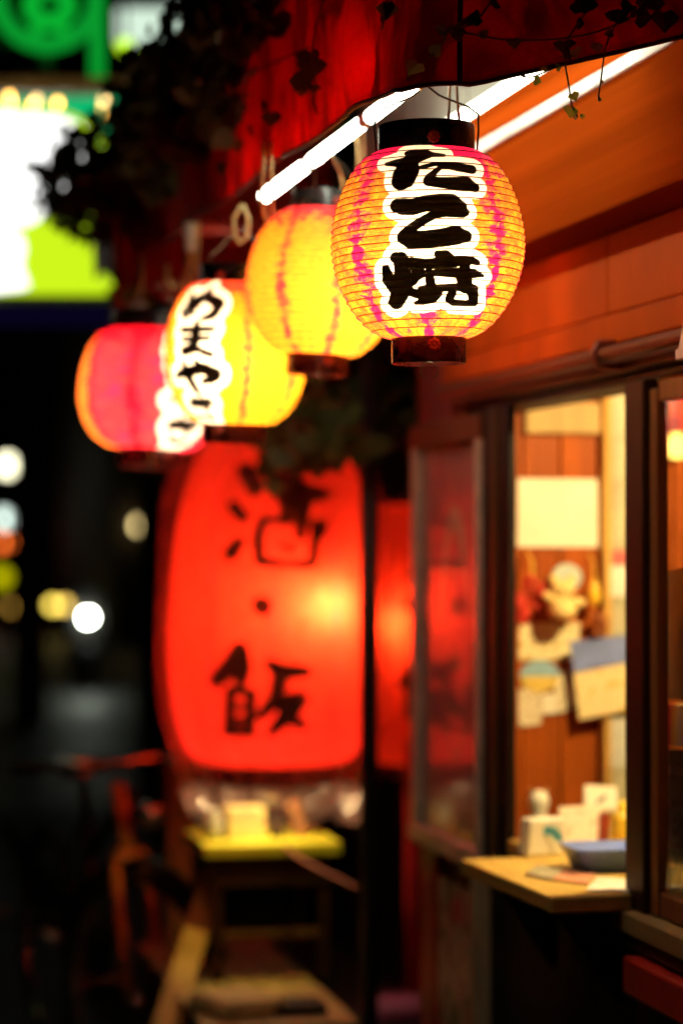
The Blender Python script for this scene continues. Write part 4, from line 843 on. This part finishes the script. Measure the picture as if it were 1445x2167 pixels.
# leaning plank and upright board
a = P(455, 1850, 5.75); b = P(345, 2190, 5.35); b.z = max(b.z, .06); d = (b-a).normalized(); sd = Vector((1, .1, 0)); sd = (sd-d*sd.dot(d)).normalized(); nn = d.cross(sd)
tag(MB().obox((a+b)/2, d*((b-a).length/2), sd*.030, nn*.009).build('leaning_plank', wood('orange_plank', (.42, .22, .05), (.58, .33, .09), axis=(1, 1, .1)), None, bevel=.003), 'orange lit plank leaning against the side table', 'plank')
u0 = P(380, 1600, 6.6)
tag(MB().box((u0.x-.032, u0.y, .05), (u0.x+.032, u0.y+.03, 1.30)).build('wooden_post', wood('ochre_post', (.32, .20, .05), (.46, .30, .09)), None, bevel=.003), 'ochre wooden post behind the left edge of the large lantern', 'post')
w0 = P(690, 1740, 5.9)
cord(bez(P(600, 1790, 5.6), P(640, 1830, 5.55), P(700, 1850, 5.5), P(765, 1885, 5.4)), .004, 'reddish cable sagging from the side table toward the pole', simple('reddish_cable', (.30, .07, .04), .6), None, 'cable')
# bucket and bits beside the pole
bk = P(852, 2167, 5.6); bk.z = .05; bkt = thing('bucket', 'grey plastic bucket under a purple cloth beside the red board', 'bucket', bk)
MB().lathe([(.0005, .05), (.075, .05), (.092, .40), (.098, .402), (.098, .412), (.088, .412), (.072, .06), (.0005, .058)], 32, (bk.x, bk.y, 0)).build('pail', simple('grey_plastic', (.38, .37, .33), .4), bkt, True)
MB().lathe([(.101, .395), (.104, .42), (.085, .435), (.0005, .445)], 32, (bk.x, bk.y, 0)).build('cloth_cover', simple('purple_cloth', (.22, .05, .16), .8), bkt, True)
box('red_upright', (PY(862, 1700, 5.6).x, 5.6, .05), (PY(890, 1700, 5.6).x, 5.63, 1.02), MATS['red_board_paint'], None); tag(bpy.data.objects['red_upright'], 'red upright board beside the display window corner', 'board')

# ------------------------------------------------------------------ bicycle
bk0 = P(305, 1140, 6.15); bk0.z = 0; bike = thing('bicycle', 'dark bicycle parked facing the camera left of the large lantern', 'bicycle', (bk0.x, bk0.y, 0), None, R(8))
steel = simple('dark_frame_paint', (.02, .016, .014), .3, .2); chrome = simple('chrome', (.55, .52, .46), .2, .9, bump=0); rub = simple('tyre_rubber', (.012, .012, .012), .8); amber = simple('amber_glow_steel', (.62, .25, .03), .3, .1)  # amber: lantern light on fork and head tube, put into the colour
def wheel(yc_, steer):
    Mx = Matrix.Rotation(steer, 3, 'Z'); f = lambda a, r_, x=0: Vector((0, yc_, .33)) + Mx @ Vector((x, r_*math.cos(a), r_*math.sin(a)))
    o = MB().tube([f(2*math.pi*i/40, .315) for i in range(40)], .017, 8, close=True).build('wheel', rub, bike, True, local=True)
    MB().tube([f(2*math.pi*i/40, .290) for i in range(40)], .010, 6, close=True).build('rim', chrome, o, True, local=True)
    m = MB()
    for i in range(28): m.tube([f(2*math.pi*i/28, .018, .02*(-1)**i), f(2*math.pi*i/28+.25*(-1)**(i//2), .288)], .0011, 4)
    m.build('spokes', chrome, o, local=True); MB().tube([f(0, 0, -.045), f(0, 0, .045)], .018, 10).build('hub', chrome, o, True, local=True)
    return f
f0 = wheel(0, R(22)); f1 = wheel(1.02, 0); bt_ = lambda nm, pts, r_, mt: MB().tube(pts, r_, 10).build(nm, mt, bike, True, local=True)
S = Matrix.Rotation(R(22), 3, 'Z'); sv = lambda x, y, z: S @ Vector((x, y, 0)) + Vector((0, 0, z))
for s in (-1, 1): bt_('fork_leg', [sv(s*.05, 0, .33), sv(s*.052, .03, .52), sv(s*.045, .06, .68)], .013, amber)
bt_('fork_crown', [sv(-.05, .06, .69), sv(.05, .06, .69)], .016, amber); bt_('head_tube', [sv(0, .07, .70), sv(0, .11, .87)], .020, amber)
bt_('handlebar', [sv(-.20, .20, .91), sv(-.18, .12, .93), sv(-.10, .09, .93), sv(0, .10, .92), sv(.10, .09, .93), sv(.18, .12, .93), sv(.20, .20, .91)], .012, chrome)
for s in (-1, 1): bt_('grip', [sv(s*.20, .19, .912), sv(s*.21, .28, .905)], .016, rub)
for s in (-1, 1): bt_('brake_lever', [sv(s*.16, .10, .93), sv(s*.14, .04, .91), sv(s*.19, .09, .89)], .006, chrome)
bt_('front_lamp', [sv(0, .02, .80), sv(0, -.05, .80)], .032, chrome); bt_('down_tube', [(0, .10, .72), (0, .44, .30)], .017, steel); bt_('top_tube', [(0, .12, .84), (0, .56, .62)], .015, steel); bt_('seat_tube', [(0, .44, .30), (0, .62, .84)], .016, steel)
for s in (-1, 1): bt_('chain_stay', [(s*.02, .44, .30), (s*.05, 1.02, .33)], .009, steel); bt_('seat_stay', [(s*.02, .58, .70), (s*.05, 1.02, .33)], .008, steel)
MB().lathe([(.0005, -.02), (.05, -.018), (.085, 0), (.07, .022), (.0005, .03)], 16, (0, .66, .86)).build('saddle', rub, bike, True, local=True)
bt_('mudguard', [sv(0, .35*math.cos(a), .33+.35*math.sin(a)) for a in (R(20+10*i) for i in range(15))], .014, steel); bt_('crank', [(-.07, .40, .18), (-.06, .44, .30), (.06, .44, .30), (.07, .48, .42)], .009, chrome)
MB().obox((.05, .30, .66), (.012, 0, 0), (0, .004, 0), (0, 0, .018)).build('reflector', simple('red_reflector', (.5, .02, .01), .2), bike, local=True)

# ------------------------------------------------------------------ neighbouring building, signs, street
nb = thing('neighbour_house', 'dark house front next to the stall, barely lit', 'house', (2.6, 9, 0))
conc = simple('dark_concrete', (.10, .10, .085), .8, scale=6); darkwall = simple('dark_plaster', (.035, .025, .02), .85, scale=6)
box('wall', (1.85, 5.6, 0), (4.5, 12.6, 6.5), darkwall, nb); box('corner_pier', (1.72, 12.3, 0), (1.86, 12.9, 6.0), conc, nb)
box('door', (1.83, 7.2, .05), (1.849, 8.1, 2.05), wood('door_wood', (.05, .02, .01), (.09, .035, .014)), nb); box('door_frame', (1.82, 8.11, .05), (1.848, 8.17, 2.1), dark_wood, nb)
box('window', (1.835, 9.2, 1.0), (1.849, 10.6, 2.0), simple('dark_pane', (.01, .012, .012), .1), nb)
for zz in (.97, 2.01): box('window_frame', (1.82, 9.15, zz), (1.848, 10.65, zz+.05), metal_m, nb)
box('return_wall', (1.30, 4.80, .05), (1.85, 4.86, 2.7), darkwall, stall); box('canopy', (1.3, 5.7, 2.05), (1.85, 9.0, 2.12), dark_wood, nb)
# projecting lit sign of the next shop
YS = 7.9
S_ = lambda px_, py_, dy=0: PY(px_, py_, YS+dy)
sg = thing('shop_sign', 'big glowing sign with white and yellow green panels beyond the ivy', 'sign', S_(120, 640, .1))
def panel(nm, pts, mat, parent, dy=0, th=.02): return MB().prism([S_(a, b, dy) for a, b in pts], (0, th, 0)).build(nm, mat, parent)
def blob(pts, n=6):                                              # rounded outline through points (closed Catmull-Rom)
    out = []; k = len(pts)
    for i in range(k):
        a, b, c_, d_ = (Vector((*pts[(i+j) % k], 0)) for j in (-1, 0, 1, 2))
        for q in range(n):
            t = q/n; p = .5*((2*b)+(c_-a)*t+(2*a-5*b+4*c_-d_)*t*t+(3*b-a-3*c_+d_)*t**3); out.append((p.x, p.y))
    return out
panel('cabinet', [(-260, 640), (330, 640), (330, 196), (-260, 196)], simple('sign_cabinet', (.05, .06, .06), .5), sg, .03, .14)
panel('green_panel', [(-250, 436), (320, 436), (320, 200), (-250, 200)], emit('sign_green', (.005, .62, .20), .55), sg, .008)
panel('lime_panel', [(-250, 622), (320, 622), (320, 438), (-250, 438)], emit('sign_lime', (.62, .92, .012), .72), sg, .008)
panel('lime_outline', blob([(-180, 232), (60, 228), (150, 240), (208, 280), (220, 330), (190, 400), (150, 440), (120, 470), (-180, 480)]), MATS['sign_lime'], sg, .0, .006)
panel('white_letter', blob([(-170, 244), (60, 240), (140, 250), (192, 285), (204, 330), (176, 392), (140, 430), (104, 445), (70, 470), (20, 478), (-170, 480)]), emit('sign_white', (1, 1, .97), 1.4), sg, -.008, .006)
panel('white_letter', blob([(-160, 480), (20, 488), (52, 520), (46, 560), (56, 590), (40, 612), (-160, 616)]), MATS['sign_white'], sg, -.016, .006)
panel('violet_skirt', [(-250, 690), (240, 690), (240, 642), (-250, 642)], emit('sign_violet', (.12, .05, .6), .012), sg, .02)
panel('arm', [(300, 330), (900, 330), (900, 300), (300, 300)], black_m, sg, .06, .05)
beam2 = panel('canopy_rail', [(-260, 192), (330, 192), (330, 162), (-260, 162)], simple('rail_grey', (.22, .23, .20), .6), None, -.2, .1); tag(beam2, 'grey rail above the string of small bulbs', 'rail')
strl = thing('string_lights', 'string of small warm bulbs along the top of the glowing sign', 'string lights', S_(140, 240, -.3))
pts = [(20, 205), (24, 218), (-60, 214), (70, 222), (78, 212), (122, 218), (212, 238), (220, 212), (262, 240), (270, 215), (-20, 220), (300, 225)]
MB().tube([S_(a, 196+6*math.sin(i*1.3), -.3) for i, a in enumerate(range(-100, 340, 22))], .003, 5).build('cable', black_m, strl, True)
warm = [emit('bulb_gold', (1, .50, .09), 9), emit('bulb_tan', (1, .58, .22), 4.5)]
for i, (a, b) in enumerate(pts):
    c = S_(a, b, -.3); MB().lathe([(.0005, -.011), (.007, -.009), (.0105, 0), (.007, .009), (.003, .014)], 10, c).build('bulb', warm[i % 3 == 1], strl, True)
# neon outline sign above
ng = thing('neon_sign', 'dim green ring shaped neon sign on a grey mast above the rail', 'sign', S_(100, 160, .3))
neon = emit('neon_green', (.002, .22, .018), 1.0); neon2 = emit('neon_green_core', (.002, .30, .02), 1.0)
def neonpath(p, r, m, nm='neon_tube'): MB().tube([S_(a, b, .3) for a, b in p], r, 10).build(nm, m, ng, True)
neonpath([(100+104*math.cos(t), -10+104*math.sin(t)) for t in (i/24*math.pi*1.25-.35 for i in range(25))], .028, neon)
neonpath([(204, -80), (206, 60), (206, 165)], .026, neon)
neonpath([(105+40*math.cos(t), 10+34*math.sin(t)) for t in (i/20*2*math.pi for i in range(21))], .028, neon2)
neonpath([(70, 70), (105, 40), (140, 70)], .022, neon2)
MB().tube([S_(97, 90, .36), S_(97, 175, .36)], .024, 10).build('mast', simple('mast_grey', (.25, .25, .25), .5), ng, True)
panel('backing', [(-40, 100), (215, 100), (215, -160), (-40, -160)], simple('neon_backing', (.01, .03, .012), .6), ng, .36, .04)
ls_ = thing('lit_signboard', 'pale greenish white lit signboard partly hidden by the ivy', 'sign', PY(360, 80, 11.0))
T_ = lambda a, b: PY(a, b, 11.0)
MB().prism([T_(250, 82), (T_(520, 82)), T_(520, 16), T_(250, 16)], (0, .08, 0)).build('face', emit('board_white', (.72, .92, .74), .7), ls_)
MB().prism([T_(246, 14), (T_(540, 14)), T_(540, 4), T_(246, 4)], (0, .12, 0)).build('hood', MATS['sign_cabinet'], ls_)
MB().prism([T_(540, 110), (T_(560, 110)), T_(560, -300), T_(540, -300)], (0, .1, 0)).build('bracket', black_m, ls_)
q = PY(264, 96, 9.5); lo = thing('lime_lamp', 'small lime green globe lamp under the pale signboard', 'lamp', q)
MB().lathe([(.0005, -.03), (.022, -.022), (.032, 0), (.022, .022), (.0005, .03)], 14, q).build('globe', emit('lime_globe', (.45, .8, .01), 1.6), lo, True); MB().tube([q+Vector((0, 0, .028)), q+Vector((0, 0, .35))], .008, 6).build('stem', black_m, lo)
# far street lamps: globe on a post
def street_lamp(px_, py_, d_, r_px, c, k, label, nm):
    q = P(px_, py_, d_); r_ = r_px*d_/FPX; t = thing('street_lamp', label, 'lamp', (q.x, q.y, 0), 'far lamps along the street')
    MB().lathe([(.0005, -r_), (r_*.7, -r_*.7), (r_, 0), (r_*.7, r_*.7), (.0005, r_)], 18, q).build('globe', emit(nm, c, k), t, True)
    MB().tube([(q.x, q.y, 0), (q.x, q.y, q.z-r_*.95)], r_*.22, 8).build('post', black_m, t)
street_lamp(16, 985, 38, 20, (1, .95, .62), 4.0, 'bright cream lamp globe at the left edge above the road', 'lamp_cream')
street_lamp(298, 1112, 34, 14, (1, .74, .30), 4.2, 'warm lamp globe just left of the large red lantern', 'lamp_warm'); street_lamp(306, 1142, 36, 11, (.62, .70, .45), 1.8, 'dim greenish lamp globe right below the warm one', 'lamp_dim')
street_lamp(12, 1098, 40, 18, (.8, 1, .88), 3.2, 'greenish white lamp globe at the left edge', 'lamp_greenwhite'); street_lamp(10, 1148, 42, 14, (1, .16, .02), 5.0, 'red orange lamp globe at the left edge below the white one', 'lamp_red')
street_lamp(2, 1222, 30, 20, (.60, .55, .0), 1.0, 'dull olive yellow lamp globe at the left edge', 'lamp_olive'); street_lamp(28, 1285, 36, 10, (.8, .42, .06), 1.8, 'dim brown orange lamp globe near the left edge', 'lamp_brown')
street_lamp(112, 1281, 36, 10, (1, .72, .10), 4.6, 'left of two golden lamp globes close together', 'lamp_gold'); street_lamp(137, 1281, 37, 10, (1, .64, .12), 3.6, 'right of two golden lamp globes close together', 'lamp_gold_two')
# scooter with headlamp
hq = P(186, 1307, 24); sc_ = thing('scooter', 'dark scooter far down the street with a bright headlamp', 'scooter', (hq.x, hq.y+.5, 0))
MB().lathe([(.0005, -.04), (.03, -.03), (.04, 0), (.03, .03), (.0005, .04)], 16, hq).build('headlamp', emit('headlamp', (.9, 1, .82), 70), sc_, True)
MB().prism([(hq.x-.20, hq.y+.08, .30), (hq.x+.20, hq.y+.08, .30), (hq.x+.16, hq.y+.08, .95), (hq.x+.06, hq.y+.08, 1.05), (hq.x-.06, hq.y+.08, 1.05), (hq.x-.16, hq.y+.08, .95)], (0, .10, 0)).build('front_shield', black_m, sc_, bevel=.02)
MB().tube([(hq.x-.33, hq.y+.22, 1.02), (hq.x, hq.y+.12, 1.0), (hq.x+.33, hq.y+.22, 1.02)], .016, 8).build('handlebar', black_m, sc_, True)
for yy in (0.05, 1.15): MB().tube([(hq.x, hq.y+yy+.2*math.cos(a), .24+.2*math.sin(a)) for a in (2*math.pi*i/24 for i in range(24))], .04, 8, close=True).build('wheel', rub, sc_, True)
MB().obox((hq.x, hq.y+.85, .62), (.13, 0, 0), (0, .38, 0), (0, 0, .12)).build('seat_body', black_m, sc_, bevel=.05); MB().obox((hq.x, hq.y+.4, .30), (.14, 0, 0), (0, .3, 0), (0, 0, .04)).build('footboard', black_m, sc_, bevel=.02)
# utility pole and dark far buildings
up_ = P(62, 1140, 20); upo = thing('utility_pole', 'grey concrete utility pole at the far left of the street', 'pole', (up_.x, up_.y, 0))
MB().tube([(up_.x, up_.y, 0), (up_.x, up_.y, 8)], [.14, .10], 16).build('shaft', simple('pole_concrete', (.30, .30, .27), .8), upo, True)
MB().obox((up_.x, up_.y-.14, 1.75), (.16, 0, 0), (0, .03, 0), (0, 0, .22)).build('plate', simple('pole_plate', (.30, .27, .26), .6), upo)
for k, (xa, xb, y0, hgt, l) in enumerate(((1.5, 9, 75, 9, 'dark low building closing the end of the street'), (-9, 1.4, 90, 12, 'darker taller building behind the street end on the left'), (4.2, 9, 34, 7, 'dark house on the right far down the street'))):
    h = thing('far_building', l, 'building', ((xa+xb)/2, y0+4, 0), 'dark buildings at the end of the street')
    box('wall', (xa, y0, 0), (xb, y0+8, hgt), darkwall, h, 0); box('roof', (xa-.2, y0-.2, hgt), (xb+.2, y0+8.2, hgt+.3), conc, h, 0)
    nx = max(2, int((xb-xa)/2.2))
    for i in range(nx):
        for j in range(int(hgt//3)):
            x_ = xa+.6+i*(xb-xa-1)/nx; box('window', (x_, y0-.03, .9+j*3), (x_+.9, y0-.005, 2.1+j*3), MATS['dark_pane'], h, 0)
# second marking-like kerb edge on the left of the street
kb = struct(MB().box((-6, 8.6, 0), (-5.8, 80, .12)).build('kerb', kerb_m, None, bevel=.01))
